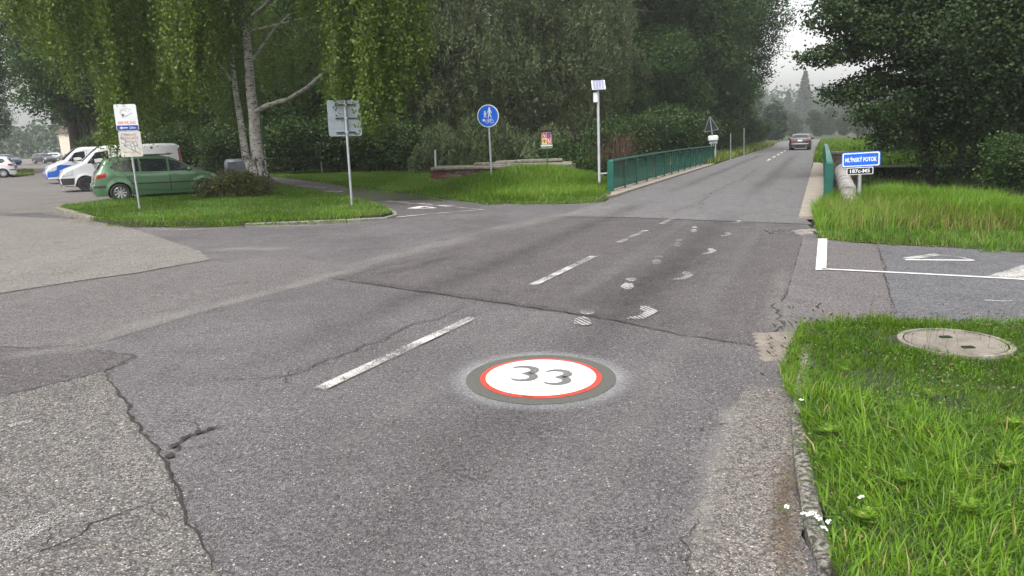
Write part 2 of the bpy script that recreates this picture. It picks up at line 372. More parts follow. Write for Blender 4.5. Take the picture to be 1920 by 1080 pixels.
# side path on the right and bicycle path on the left
sheet('path', px([(1500, 655), (1450, 655), (1478, 540), (1503, 452), (1530, 448), (1630, 455), (1760, 462), (1920, 472)]) + [Vector((12, 12.2, 0)), Vector((12, 6.0, 0))] + px([(1920, 615)]), .004, M['asph_path'])
sheet('path', jag(px([(1645, 458), (1655, 490), (1664, 540), (1682, 612)]), .012, .15, False) + px([(1920, 618)]) + [Vector((12, 5.9, 0)), Vector((12, 12.2, 0))] + px([(1920, 470)]), .008, M['asph_blue'])
bike = px([(742, 409), (700, 385), (640, 369), (560, 352), (505, 343), (430, 333), (440, 327), (505, 330), (600, 342), (730, 362), (800, 370), (900, 381), (905, 394)])
sheet('bicycle_path', bike, .004, M['asph_dark'])
sheet('bicycle_path', px([(505, 343), (430, 333), (300, 327), (300, 322), (440, 326), (505, 331)]), .0, M['asph_path'])
def patch(pts, m, z=.004, amp=.012, step=.12): return sheet('asphalt_patch', jag(px(pts), amp, step), z, M[m])
patch([(0, 551), (150, 527), (260, 512), (340, 497), (395, 488), (372, 470), (300, 446), (240, 427), (165, 413), (0, 405), (-200, 400), (-700, 470), (-200, 592)], 'asph_beige', .008)
patch([(195, 698), (240, 770), (305, 860), (345, 960), (425, 1085), (300, 1110), (-200, 1110), (-400, 900), (-100, 780), (0, 746)], 'asph_coarse', .008)
patch([(0, 745), (-300, 810), (-700, 760), (-200, 672), (0, 652), (150, 655), (250, 670), (195, 698), (100, 722)], 'asph_dark', .004)
patch([(0, 650), (-200, 672), (-600, 700), (-300, 600), (0, 553), (260, 513), (395, 489), (560, 480), (640, 500), (600, 528), (400, 580), (200, 640), (120, 655)], 'asph_path', .004)
patch([(612, 522), (760, 543), (882, 561), (1000, 578), (1140, 600), (1300, 632), (1448, 655), (1478, 540), (1504, 450), (1500, 421), (1350, 416), (1200, 410), (1045, 406), (930, 430), (820, 458), (700, 496)], 'asph_dark', .004)
patch([(1046, 406), (1200, 409), (1350, 415), (1522, 421), (1500, 402), (1530, 300), (1500, 270), (1430, 285), (1345, 308), (1262, 331), (1200, 353), (1148, 374), (1100, 388)], 'asph_far', .008, .006)
patch([(1400, 724), (1455, 727), (1482, 733), (1490, 800), (1496, 900), (1503, 1000), (1520, 1090), (1280, 1090), (1305, 980), (1340, 850), (1375, 760)], 'asph_edge', .004, .03, .1)
# ------------------------------------------------------------------ cracks, seams, dust
def ribbon(name, pts, wd, z, m, amp=0, step=.08, taper=True, uv=False, parent=None, **k):
    P_ = jag(pts, amp, step, False) if amp or step else [Vector(p) for p in pts]; n = len(P_); vs = []; fs = []
    for i, p in enumerate(P_):
        t = (P_[min(i + 1, n - 1)] - P_[max(i - 1, 0)]); t = Vector((-t.y, t.x, 0)).normalized()
        e = wd / 2 * ((1 - abs(2 * i / (n - 1) - 1) ** 3 * .8) if taper else 1) * (random.uniform(.5, 1.4) if amp else 1)
        vs += [p + t * e, p - t * e]
    for i in range(n - 1): fs.append((2 * i, 2 * i + 1, 2 * i + 3, 2 * i + 2))
    me = bpy.data.meshes.new(name); me.from_pydata([(v.x, v.y, z) for v in vs], [], fs)
    if me.polygons[0].normal.z < 0: me.flip_normals()
    if uv:
        L = me.uv_layers.new(name='UVMap')
        for lp in me.loops:
            i = lp.vertex_index; L.data[lp.index].uv = ((i // 2) / (n - 1), i % 2)
    o = link(name, me, m, parent); tag(o, **k); return o
def fractal(pts, amp, depth=4):
    pts = [Vector(p) for p in pts]
    for d in range(depth):
        o = [pts[0]]
        for a, b in zip(pts, pts[1:]):
            L = (b - a).length
            if L > .03: t = Vector((-(b - a).y, (b - a).x, 0)) / L; o.append((a + b) / 2 + t * random.gauss(0, 1) * min(L * .13, amp * 2.5))
            o.append(b)
        pts = o
    return pts
def seam(pts, wd=.02): return ribbon('road_seam', fractal(jag(px(pts), .006, .3, False), .006, 2), wd * .6, .012, M['crack'], .002, 9, kind='structure')
def crack(pts, wd=.014, amp=.018, step=.07):
    P_ = fractal(px(pts), amp); o = ribbon('road_crack', P_, wd * .7, .012, M['crack'], .002, 9, kind='structure')
    for k in range(len(pts)):
        q = random.choice(P_[2:-2]) if len(P_) > 6 else P_[0]; a = random.uniform(0, 6.28); L = random.uniform(.1, .35)
        ribbon('road_crack', fractal([q, q + Vector((math.cos(a), math.sin(a), 0)) * L], amp, 4), wd * .28, .0115, M['crack'], .001, 9, kind='structure')
    return o
seam([(195, 698), (240, 770), (305, 862), (320, 900), (345, 958), (375, 1010), (425, 1090)], .026)
seam([(612, 522), (760, 543), (882, 561), (1000, 578), (1140, 600), (1300, 632), (1448, 655)], .026)
crack([(410, 711), (470, 713), (540, 706), (600, 682), (680, 650), (740, 625), (800, 604), (850, 578), (885, 562)], .016, .03, .09)
crack([(545, 722), (540, 700), (560, 690)], .012); crack([(270, 665), (340, 662), (430, 655), (520, 640)], .008)
crack([(640, 520), (700, 505), (820, 480), (930, 445)], .012, .02); crack([(760, 510), (800, 500), (815, 492)], .01)
crack([(1250, 411), (1290, 390), (1330, 362), (1400, 330), (1430, 310)], .03, .04, .3); crack([(1245, 341), (1300, 343), (1420, 350), (1520, 352)], .02, .02, .3)
seam([(1645, 458), (1655, 490), (1664, 540), (1682, 612)], .02); seam([(1046, 406), (1200, 409), (1350, 415), (1500, 420)], .03)
crack([(1468, 545), (1455, 600), (1448, 650)], .02, .02); crack([(1310, 960), (1295, 1040), (1285, 1085)], .008, .01)
crack([(1350, 800), (1366, 796)], .02); crack([(155, 655), (200, 660), (255, 670), (195, 698), (100, 722), (0, 746)], .016, .01)
crack([(40, 1060), (110, 1025), (170, 985), (240, 960), (320, 930)], .012, .02); crack([(315, 852), (340, 830), (370, 815), (415, 798)], .026, .05)
for q in [(325, 838), (345, 824), (372, 812), (395, 806), (318, 858)]: sheet('asphalt_chip', [G(*q) + Vector((.03 * math.cos(a_) * random.uniform(.4, 1.2), .05 * math.sin(a_) * random.uniform(.3, 1.1), 0)) for a_ in np.linspace(0, 5.9, 11)], .0125, M['crack'])
crack([(55, 652), (150, 651)], .012); seam([(0, 550), (150, 527), (260, 512), (395, 488)], .014); crack([(1060, 540), (1150, 530), (1240, 545)], .006, .02)
crack([(10, 405), (60, 400), (100, 399)], .12, .03, .3)
dust = soft('pale_dust', (.30, .285, .265), .55); dark_st = soft('tyre_darkening', (.05, .045, .045), .4)
def stain(pts, wd, m, z=.011): return ribbon('road_stain', px(pts), wd, z, m, 0, .3, False, True, kind='structure')
stain([(120, 655), (230, 622), (400, 575), (560, 535), (700, 495)], .55, dust); stain([(380, 470), (450, 468), (560, 466)], .9, dust)
stain([(0, 672), (80, 662), (160, 655), (210, 640)], .4, dust); stain([(900, 440), (1050, 405), (1180, 380)], .9, dust, .013)
stain([(640, 505), (760, 478), (900, 440)], .8, dust); stain([(1000, 577), (1150, 560), (1300, 470)], .9, dark_st); stain([(640, 522), (760, 541), (900, 562), (1180, 600)], .25, dark_st, .0125)
stain([(700, 520), (760, 505), (860, 478)], .35, dark_st); 
stain([(1500, 850), (1470, 950), (1480, 1085)], .14, soft('gravel_dirt', (.12, .095, .07), .8), .0135); stain([(1470, 500), (1450, 610), (1440, 640)], .3, dust)
stain([(1385, 740), (1340, 860), (1290, 1085)], .2, dust);  pass
def track(o, s0, s1, wd, m, z): return ribbon('wheel_track', [S(s0 + (s1 - s0) * i / 14, o + random.uniform(-.04, .04)) for i in range(15)], wd, z, m, 0, .3, False, True, kind='structure')
oil = soft('oil_darkening', (.04, .037, .036), .38); pol = soft('polished_track', (.24, .23, .225), .30)
track(-1.75, 1, 17, .8, oil, .0108); track(-4.2, 3, 20, .7, oil, .0109); track(-2.45, 1.5, 18, .35, pol, .0107); track(-1.0, 1.5, 18, .35, pol, .0106); track(-1.75, 19, 60, .8, oil, .0108); track(-4.2, 20, 60, .7, oil, .0109)
stain([(240, 430), (350, 432), (480, 424), (640, 424)], .5, dust)
# ------------------------------------------------------------------ painted markings (each is a thing lying on the road)
def mark(name, pts, m, z=.016, label=None, cat='road marking', group=None, pix=True):
    return sheet(name, px(pts) if pix else pts, z, M[m], kind=None, label=label, cat=cat, group=group)
gd = 'dashes of the centre line'
def dash(s0, s1, o, w_, lab, m='white_paint'):
    mark('centre_dash', [S(s0, o - w_ / 2), S(s1, o - w_ / 2), S(s1, o + w_ / 2), S(s0, o + w_ / 2)], m, label=lab, group=gd, pix=False)
a = G(600, 732); b = G(886, 598); t = (b - a).normalized(); nn = Vector((t.y, -t.x, 0)) * .055
for (p, q, lab, m) in (((600, 732), (886, 598), 'worn white centre line dash nearest the camera, left of the painted circle', 'white_paint'), ((1000, 536), (1113, 482), 'white centre line dash on the darker asphalt beyond the long seam', 'white_paint'),
                       ((1160, 456), (1212, 433), 'short faded white dash, third along the centre line', 'white_faint'), ((1240, 421), (1262, 410), 'very faint white dash just before the resurfaced bridge asphalt', 'white_faint')):
    a = G(*p); b = G(*q); mark('centre_dash', [a - nn, b - nn, b + nn, a + nn], m, label=lab, group=gd, pix=False)
for k in range(5):
    s0 = 47 + k * 5.2; dash(s0, s0 + 2.6, -3.0, .12, ['white dash just past the far end of the green railing', 'second white dash past the bridge', 'middle white dash between bridge and black car', 'white dash left behind the black car', 'farthest white dash beside the black car'][k], 'white_fresh')
mark('stop_line', [(1534, 449), (1551, 449), (1549, 508), (1529, 508)], 'white_fresh', label='thick fresh white bar across the mouth of the right path')
ribbon('edge_line', px([(1540, 506), (1700, 514), (1870, 523), (1985, 530)]), .07, .016, M['white_fresh'], 0, 0, False, label='long white line along the path running off to the right', cat='road marking')
mark('hatched_area', [(1850, 520), (1925, 497), (1990, 520), (1925, 525)], 'white_paint', .0165, label='large worn white marking at the right edge of the path')
for (pts, w_, m_) in (([(1700, 487), (1752, 479), (1768, 480)], .12, 'white_paint'), ([(1697, 489), (1826, 490)], .07, 'white_paint'), ([(1768, 480), (1800, 484), (1826, 490)], .04, 'white_faint')):
    pass
tr = empty('give_way_triangle', G(1760, 486), label='thin white give way triangle painted on the right path', cat='road marking')
for pts, w_, m_ in (([(1700, 487), (1752, 480), (1760, 479)], .15, 'white_paint'), ([(1697, 489), (1826, 490)], .07, 'white_fresh'), ([(1752, 479), (1800, 484), (1826, 490)], .04, 'white_paint')):
    o = ribbon('triangle_side', [p - tr.location for p in px(pts)], w_, .016, M[m_], 0, 0, False, parent=tr)
tr = empty('give_way_triangle', G(795, 390), label='small white give way triangle painted on the left bicycle path', cat='road marking')
for pts, w_ in (([(770, 392), (792, 388), (800, 388)], .25), ([(775, 392), (815, 391)], .12), ([(795, 388), (817, 391)], .08)):
    ribbon('triangle_side', [p - tr.location for p in px(pts)], w_, .016, M['white_fresh'], 0, 0, False, parent=tr)
for pts, w_, lab in (([(745, 408), (820, 401), (905, 394)], .12, 'white line closing the mouth of the left bicycle path'), ([(620, 363), (740, 379), (905, 394)], .10, 'white edge line along the far side of the bicycle path'), ([(520, 347), (570, 350), (610, 352)], .2, 'far white marking across the bicycle path near the birch'), ([(560, 356), (600, 359), (650, 360)], .16, 'second far white marking on the bicycle path'), ([(1845, 565), (1875, 567), (1925, 566)], .04, 'faint scraped white strokes on the bluish path asphalt')):
    ribbon('path_line', px(pts), w_, .016, M['white_paint'], 0, 0, False, label=lab, cat='road marking')
for i in range(5):
    a = G(660 + i * 42, 372 + i * 3.4); mark('path_dash', [a + Vector((-.35, 0, 0)), a + Vector((.35, -.25, 0)), a + Vector((.38, -.13, 0)), a + Vector((-.32, .12, 0))], 'white_paint', pix=False, label=['leftmost, farthest', 'second farthest', 'middle', 'second nearest', 'rightmost, nearest'][i] + ' short white dash along the bicycle path', group='short dashes on the bicycle path')
ribbon('old_line', px([(-10, 1040), (60, 995), (110, 972), (178, 955)]), .16, .0165, M['white_faint'], 0, 0, False, label='almost worn away white line on the coarse asphalt at lower left', cat='road marking')
ribbon('old_mark', px([(18, 803), (40, 797), (62, 793)]), .06, .0165, M['white_faint'], 0, 0, False, label='small yellowish paint smear on the coarse asphalt at left edge', cat='road marking')
gj = 'right row of brushed white arrow-like marks'; gf = 'left row of faint white smudges'
lj = ['nearest and largest brushed white hook mark, beyond the painted circle', 'second brushed white hook mark from the camera', 'third brushed white hook mark from the camera', 'fourth brushed white hook mark, small and faint', 'fifth hook mark, faint, near the bridge asphalt']
for i, (cx, cy, sx) in enumerate([(1203, 589, 1), (1281, 519, .68), (1329, 473, .5), (1361, 441, .38), (1382, 417, .3)]):
    hk = [(-29, 12), (-22, 8), (-4, 6), (6, -2), (-4, -6), (-2, -13), (14, -13), (30, -3), (20, 4), (4, 12), (-10, 13)]
    mark('footprint_mark', [(cx + x * sx, cy + y * sx * (.95 - i * .06)) for x, y in hk], 'white_stripe', .0165, label=lj[i], group=gj)
lf = ['pale white smudge straddling the long seam beyond the circle', 'second pale smudge left of the hook marks', 'third pale smudge, on the dark asphalt', 'fourth pale smudge, barely visible', 'farthest barely visible smudge']
for i, (cx, cy, sx) in enumerate([(1093, 605, 1), (1177, 539, .75), (1231, 493, .55), (1270, 460, .45), (1300, 434, .36)]):
    mark('paint_smudge', [(cx + 17 * sx * math.cos(q) * random.uniform(.8, 1.1), cy + 9 * sx * math.sin(q) * random.uniform(.8, 1.1)) for q in np.linspace(0, 6.0, 12)], 'white_faint' if i > 1 else 'white_stripe', .0165, label=lf[i], group=gf)
    mark('paint_smudge', [(cx + 8 * sx + 14 * sx * math.cos(q), cy - 22 * sx * .8 + 5 * sx * math.sin(q)) for q in np.linspace(0, 6.0, 10)], 'white_faint', .0165, label='faint scuffed fleck just behind the ' + ['nearest', 'second', 'third', 'fourth', 'farthest'][i] + ' pale white smudge', group='faint flecks behind the smudges')
# the painted 33 disc
C0 = G(1014, 711); rs = .445
dm = empty('speed_limit_disc', (C0.x, C0.y, 0), label='round white disc with red ring and 33 painted on the road', cat='road marking')
def ring(name, r0, r1, z, m, parent, n=72):
    mb = MB(); vs = []
    for i in range(n):
        q = 2 * math.pi * i / n; vs.append((r0 * math.cos(q), r0 * math.sin(q), z)); vs.append((r1 * math.cos(q), r1 * math.sin(q), z))
    if r0 == 0: return MB().add([(r1 * math.cos(2 * math.pi * i / n), r1 * math.sin(2 * math.pi * i / n), z) for i in range(n)], [tuple(range(n))]).build(name, m, parent)
    return mb.add(vs, [(2 * i, 2 * i + 1, (2 * i + 3) % (2 * n), (2 * i + 2) % (2 * n)) for i in range(n)]).build(name, m, parent)
b = NB('overspray_white'); sx = b.n.new('ShaderNodeVectorMath'); sx.operation = 'LENGTH'; b.L(b.co, sx.inputs[0]); r_ = sx.outputs['Value']
e = b.math('MULTIPLY', b.ramp(r_, .70, .56), b.ramp(b.noise(110, 3, .7), .25, .7, .2, 1)); e = b.math('MULTIPLY', e, b.ramp(b.noise(3, 2), .3, .7, .65, 1))
spray = b.fin((.40, .41, .42), .9, alpha=b.math('MULTIPLY', e, .6))
ring('overspray', .50, .72, .0135, spray, dm); ring('grey_surround', rs * 0 + .44, .553, .0165, M['disc_grey'], dm)
ring('red_ring', .395, .45, .0195, M['disc_red'], dm); ring('white_disc', 0, .408, .0225, M['disc_white'], dm)
for (cx, cy) in ((978, 706), (1040, 713)):
    pts = []
    for q in np.linspace(150, -60, 12): pts.append((cx + 6 + 22 * math.cos(R(q)) - 3, cy - 6.5 - 6.5 * math.sin(R(q))))
    for q in np.linspace(70, -150, 12): pts.append((cx + 0 + 23 * math.cos(R(q)), cy + 6 - 7 * math.sin(R(q))))
    P_ = [G(*p) - dm.location for p in pts]; ribbon('digit', [Vector((p.x, p.y, 0)) for p in P_], .070, .0255, M['digit'], 0, 0, True, parent=dm)
# ------------------------------------------------------------------ leaves, grass
def quads(c, u, v_, val, name):
    """rhombic leaves: c centres, u half long axis, v_ half short axis"""
    n = len(c); V = np.empty((n, 4, 3)); V[:, 0] = c - u; V[:, 1] = c + v_; V[:, 2] = c + u; V[:, 3] = c - v_
    return npmesh(name, V.reshape(-1, 3), np.arange(n * 4).reshape(n, 4), np.repeat(val, 4))
def unit(a): return a / np.linalg.norm(a, axis=-1, keepdims=True)
def leaf_cloud(name, c, val, size, aspect=.6, droop=.3, jit=.3):
    n = len(c); u = rng.normal(size=(n, 3)); u[:, 2] = u[:, 2] * .6 - droop; u = unit(u)
    q = rng.normal(size=(n, 3)); v_ = unit(np.cross(u, q)); s = size * rng.uniform(1 - jit, 1 + jit, (n, 1)) / 2
    return quads(c, u * s, v_ * s * aspect, val, name)
def crown_mesh(name, lobes, nleaf, size, clump=.5, nper=26, aspect=.6, droop=.3, hang=0, shell=.6, flat=.6):
    ncl = nleaf // nper; vol = np.array([l[3] * l[4] * l[5] for l in lobes]) ** .67; pick = rng.choice(len(lobes), ncl, p=vol / vol.sum())
    Lb = np.array(lobes)[pick]; d = unit(rng.normal(size=(ncl, 3))); r = rng.uniform(shell ** 3, 1, (ncl, 1)) ** (1 / 3)
    cc = Lb[:, :3] + d * Lb[:, 3:6] * r * rng.uniform(.85, 1.1, (ncl, 1))
    cv = rng.uniform(0, 1, ncl)
    off = rng.normal(size=(ncl, nper, 3)) * clump * rng.uniform(.5, 1.3, (ncl, 1, 1)) * np.array([1, 1, flat])
    if hang:
        t = rng.uniform(0, 1, (ncl, nper, 1)); tilt = unit(d * np.array([1, 1, 0]) + 1e-3)[:, None, :]
        L = hang * rng.uniform(.5, 1.3, (ncl, 1, 1)); off = off * .28 + np.concatenate([tilt[:, :, :2].repeat(nper, 1) * t * L * .35, -t * L], -1)
    c = (cc[:, None, :] + off).reshape(-1, 3); val = np.clip(np.repeat(cv ** 1.3, nper) * .8 + rng.uniform(-.05, .3, ncl * nper), 0, 1)
    return leaf_cloud(name, c, val, size, aspect, droop)
def limbs(base, h, lobes, r0, lean=(0, 0), nb=9, seed=1, extra=()):
    rd = random.Random(seed); mb = MB(); top = Vector((lean[0], lean[1], h))
    pts = [Vector((0, 0, -.2))] + [Vector((lean[0] * t + rd.uniform(-.12, .12), lean[1] * t + rd.uniform(-.12, .12), h * t)) for t in (.15, .35, .55, .75, 1)]
    mb.tube(pts, [r0 * 1.35, r0, r0 * .85, r0 * .65, r0 * .45, r0 * .1], 9)
    for i in range(nb):
        l = lobes[rd.randrange(len(lobes))]; t = rd.uniform(.25, .75); a = Vector((lean[0] * t, lean[1] * t, h * t))
        e = Vector((l[0] + rd.uniform(-.6, .6) * l[3], l[1] + rd.uniform(-.6, .6) * l[4], max(l[2] + rd.uniform(-.5, .7) * l[5], a.z + .3)))
        m_ = a.lerp(e, .5) + Vector((0, 0, -.1 * (e - a).length + rd.uniform(0, .4)))
        mb.tube([a, m_, e], [r0 * .38, r0 * .22, r0 * .05], 6)
    return mb
def tree(name, loc, rz, proto, label, cat='tree', group=None, sc_=(1, 1, 1)):
    t = empty(name, loc, rz, label, cat, group); t.scale = sc_
    for nm, me, m in proto: link(nm, me, m, t)
    return t
def make_proto(kind, lobes, n, size, leafm, h, r0, seed, **k):
    cm = crown_mesh(kind + '_crown', lobes, n, size, **k); mb = limbs(None, h, lobes, r0, seed=seed, nb=12)
    me = bpy.data.meshes.new(kind + '_trunk'); me.from_pydata(mb.v, [], mb.f); me.polygons.foreach_set('use_smooth', [True] * len(me.polygons))
    return [('crown', cm, M[leafm]), ('trunk', me, M['bark'])]
def lob(n, R_, z0, z1, r, seed, flat=.8):
    rd = random.Random(seed); o = []
    for i in range(n):
        z = z0 + (z1 - z0) * (i + .5) / n; a = rd.uniform(0, 6.28) + i * 2.4; k = math.sin(math.pi * min(1, .25 + .75 * (1 - (z - z0) / (z1 - z0 + 1e-6)))) ** .6
        q = R_ * k * rd.uniform(.4, .8); o.append((q * math.cos(a), q * math.sin(a), z, r * rd.uniform(.8, 1.25), r * rd.uniform(.8, 1.25), r * flat * rd.uniform(.8, 1.2)))
    return o
def blades(name, poly, dens, h0, h1, wd, m, zf=None, bend=.5, seg=2, rough=None, seed=3, keep=None, label=None, cat=None, brown=0.0, topbias=1.0):
    r = np.random.default_rng(seed); P_ = np.array([(p[0], p[1]) for p in poly]); lo, hi = P_.min(0), P_.max(0)
    ar = (hi - lo).prod(); n = int(ar * dens); q = r.uniform(lo, hi, (n, 2)); ins = np.zeros(n, bool); j = len(P_) - 1
    for i in range(len(P_)):
        xi, yi = P_[i]; xj, yj = P_[j]; c = ((yi > q[:, 1]) != (yj > q[:, 1])) & (q[:, 0] < (xj - xi) * (q[:, 1] - yi) / (yj - yi + 1e-12) + xi); ins ^= c; j = i
    q = q[ins]
    if keep is not None: q = q[keep(q, r)]
    n = len(q)
    # clumpy height
    g = np.sin(q[:, 0] * 3.1 + np.sin(q[:, 1] * 2.3) * 1.7) * np.sin(q[:, 1] * 2.7 + 1.3 * np.sin(q[:, 0] * 1.9)) * .5 + .5
    g2 = np.sin(q[:, 0] * 11 + q[:, 1] * 3) * np.sin(q[:, 1] * 9 - q[:, 0] * 4) * .5 + .5
    hgt = (h0 + (h1 - h0) * np.clip(.55 * g + .35 * g2 + r.uniform(-.25, .35, n), 0, 1)) * r.uniform(.7, 1.1, n) * topbias
    z = zf(q[:, 0], q[:, 1]) if zf is not None else np.full(n, .02)
    root = np.stack([q[:, 0], q[:, 1], z], -1); az = r.uniform(0, 2 * np.pi, n) ; az = az + .0
    flow = np.sin(q[:, 0] * 1.3) * 1.5 + np.cos(q[:, 1] * 1.7) * 1.2; az = np.where(r.uniform(0, 1, n) < .5, flow + r.normal(0, .6, n), az)
    dr = np.stack([np.cos(az), np.sin(az), np.zeros(n)], -1); sd_ = np.stack([-np.sin(az), np.cos(az), np.zeros(n)], -1)
    tw = r.uniform(-1, 1, n)[:, None]; sd_ = unit(sd_ + dr * tw)
    bn = (r.uniform(.1, 1, n) * bend)[:, None]; hh = hgt[:, None]; w_ = (wd * r.uniform(.6, 1.3, n))[:, None]
    ts = [0, .45, .8, 1] if seg == 2 else [0, .6, 1]; up = np.array([0, 0, 1.0])
    vs = []
    for t in ts:
        p = root + up * hh * (t - .45 * bn * t * t) + dr * hh * bn * t * t * 1.1
        ww = w_ * (1 - t ** 2) if t < 1 else w_ * 0
        if t < 1: vs += [p - sd_ * ww / 2, p + sd_ * ww / 2]
        else: vs += [p]
    V = np.stack(vs, 1); k = V.shape[1]; base = (np.arange(n) * k)[:, None]
    val = np.clip(r.uniform(0, .6, n) + .3 * g2, 0, .9); val = np.where(r.uniform(0, 1, n) < brown, 1.0, val)
    tris = []
    for i in range(0, k - 3, 2): tris += [[i, i + 1, i + 3], [i, i + 3, i + 2]]
    tris += [[k - 3, k - 2, k - 1]]
    T = (base[:, :, None] + np.array(tris)[None]).reshape(-1, 3)
    me = npmesh(name, V.reshape(-1, 3), T, np.repeat(val, k), smooth=False)
    o = link(name, me, M[m]); tag(o, label, cat, kind='stuff'); return o
def lawn(name, poly, z1, m='turf', z0=-.08):
    mb = MB().prism([(p[0], p[1]) for p in poly], z0, z1); return mb.build(name, M[m], kind='structure')
# near lawn on the right
PN = [Vector((1.06, .8, 0))] + px([(1556, 1078), (1545, 980), (1512, 860), (1500, 770), (1512, 690), (1508, 640), (1530, 618), (1920, 620)]) + [Vector((9, 6.15, 0)), Vector((9, .8, 0))]
lawn('lawn', jag(PN, .02, .2), .055)
mh = G(1788, 658); rm = .40
def keep_near(q, r):
    d = np.hypot(q[:, 0] - mh.x, q[:, 1] - mh.y); bare = np.sin(q[:, 0] * 4.1 + 1) * np.sin(q[:, 1] * 3.7) ; pr = np.where(bare > .72, .35, 1)
    fa = np.clip(1.4 - (q[:, 0] - 3.2) * .25, .25, 1); return (d > rm * .93 + .08 * np.sin(np.arctan2(q[:, 1] - mh.y, q[:, 0] - mh.x) * 3)) & (r.uniform(0, 1, len(q)) < pr * fa)
zn = lambda x, y: np.full_like(x, .05)
blades('grass', PN, 6500, .025, .085, .0055, 'grass', zn, .9, 2, keep=keep_near, label='short lush green grass of the near right lawn', cat='grass', brown=.03)
def ground_leaves(poly, n, size, m, label, cat, seed, z0, z1):
    r = np.random.default_rng(seed); P_ = np.array([(p[0], p[1]) for p in poly]); lo, hi = P_.min(0), P_.max(0); q = r.uniform(lo, hi, (n, 2)); ins = np.zeros(n, bool); j = len(P_) - 1
    for i in range(len(P_)):
        xi, yi = P_[i]; xj, yj = P_[j]; c = ((yi > q[:, 1]) != (yj > q[:, 1])) & (q[:, 0] < (xj - xi) * (q[:, 1] - yi) / (yj - yi + 1e-12) + xi); ins ^= c; j = i
    pt = np.sin(q[:, 0] * 5 + 2) * np.sin(q[:, 1] * 4.3 + q[:, 0]); q = q[ins & (np.hypot(q[:, 0] - mh.x, q[:, 1] - mh.y) > rm * 1.02) & (pt > -.1)]; n = len(q)
    c = np.stack([q[:, 0], q[:, 1], r.uniform(z0, z1, n)], -1); u = r.normal(size=(n, 3)); u[:, 2] *= .25; u = unit(u); v = unit(np.cross(np.array([0, 0, 1.0]) + r.normal(0, .25, (n, 3)), u)); sz = size * r.uniform(.5, 1.3, (n, 1)) / 2
    tag(link(cat.replace(' ', '_'), quads(c, u * sz, v * sz * .8, r.uniform(0, 1, n), cat), M[m]), label, cat, kind='stuff')
ground_leaves(PN, 26000, .017, 'weed', 'clover and small round leaves among the near lawn grass', 'clover', 71, .055, .10)
ground_leaves(PN, 5000, .03, 'litter', 'dry thatch and dead blades lying in the near lawn', 'thatch', 72, .055, .075)
PN2 = [p for p in PN if True]
kp = lambda q, r: (np.hypot(q[:, 0] - mh.x, q[:, 1] - mh.y) > rm * 1.05) & (q[:, 1] < 4.1 + .4 * np.sin(q[:, 0] * 4)) & (r.uniform(0, 1, len(q)) < np.clip(1.5 - (q[:, 0] - 2.6) * .4, .1, 1))
blades('grass', PN2, 1100, .07, .20, .0085, 'grass_tall', zn, 1.6, 2, seed=9, keep=kp, label='taller arching grass blades at the lower right', cat='grass', brown=.02)
edge = px([(1575, 1080), (1562, 985), (1545, 900), (1520, 850), (1500, 800), (1490, 760), (1470, 735), (1460, 700), (1482, 650), (1500, 612), (1640, 603), (1925, 610), (1925, 632), (1640, 625), (1540, 650), (1540, 760), (1580, 900), (1600, 1080)])
blades('grass', edge, 4600, .04, .15, .006, 'grass_tall', lambda x, y: np.full_like(x, .02), 1.2, 2, seed=5, label='ragged grass fringe creeping over the near kerb', cat='grass', brown=.08)
# ------------------------------------------------------------------ island, verges
PI_ = px([(112, 397), (150, 410), (200, 420), (250, 424), (440, 423), (640, 414), (715, 410), (736, 405), (728, 396), (700, 386), (640, 371), (560, 354), (500, 344), (430, 334), (414, 352), (330, 362), (260, 372), (170, 384), (120, 390)])
lawn('lawn', PI_, .09)
blades('grass', PI_, 800, .04, .13, .011, 'grass', lambda x, y: np.full_like(x, .08), .8, 1, seed=21, label='mown green grass on the kerbed island under the birch', cat='grass', brown=.03)
PF = px([(170, 416), (250, 425), (440, 425), (640, 416), (735, 407), (700, 400), (560, 408), (300, 413)])
blades('grass', PF, 500, .08, .2, .014, 'grass_tall', lambda x, y: np.full_like(x, .04), .8, 1, seed=22, label='longer grass hanging over the front edge of the island', cat='grass', brown=.04)
PV = px([(505, 324), (505, 331), (600, 342), (730, 361), (800, 369), (880, 379), (1000, 381), (1080, 380), (1132, 378), (1146, 368), (1138, 350), (1080, 338), (1040, 330), (900, 326), (700, 322), (560, 319)])
lawn('verge', jag(PV, .06, .5), .03)
mc = G(1000, 352)
def zv(x, y): return .03 + .60 * np.exp(-(((x - mc.x) / 3.2) ** 2 + ((y - mc.y - .6) / 2.0) ** 2))
gx = np.linspace(mc.x - 7, mc.x + 4.2, 30); gy = np.linspace(mc.y - 4, mc.y + 5, 24); X, Y = np.meshgrid(gx, gy); Zm = zv(X, Y) - .03
idx = np.arange(X.size).reshape(X.shape); Fq = np.stack([idx[:-1, :-1], idx[:-1, 1:], idx[1:, 1:], idx[1:, :-1]], -1).reshape(-1, 4)
Zm = np.where(Zm < .06, .02, Zm); Zm = np.where(X * .918 - Y * .396 > -6.2, -.2, Zm)
tag(link('grass_mound', npmesh('grass_mound', np.stack([X, Y, Zm], -1).reshape(-1, 3), Fq, smooth=True), M['turf']), kind='structure')
blades('grass', PV, 900, .07, .22, .010, 'grass', zv, .7, 1, seed=31, label='green grass of the verge between bicycle path and stream', cat='grass', brown=.05)
PM = px([(880, 370), (920, 376), (1000, 377), (1125, 374), (1135, 362), (1060, 345), (1000, 340), (930, 352)])
blades('grass', PM, 700, .16, .44, .011, 'grass_tall', zv, 1.0, 1, seed=32, label='tall bright grass mound in front of the concrete slab', cat='grass', brown=.03)
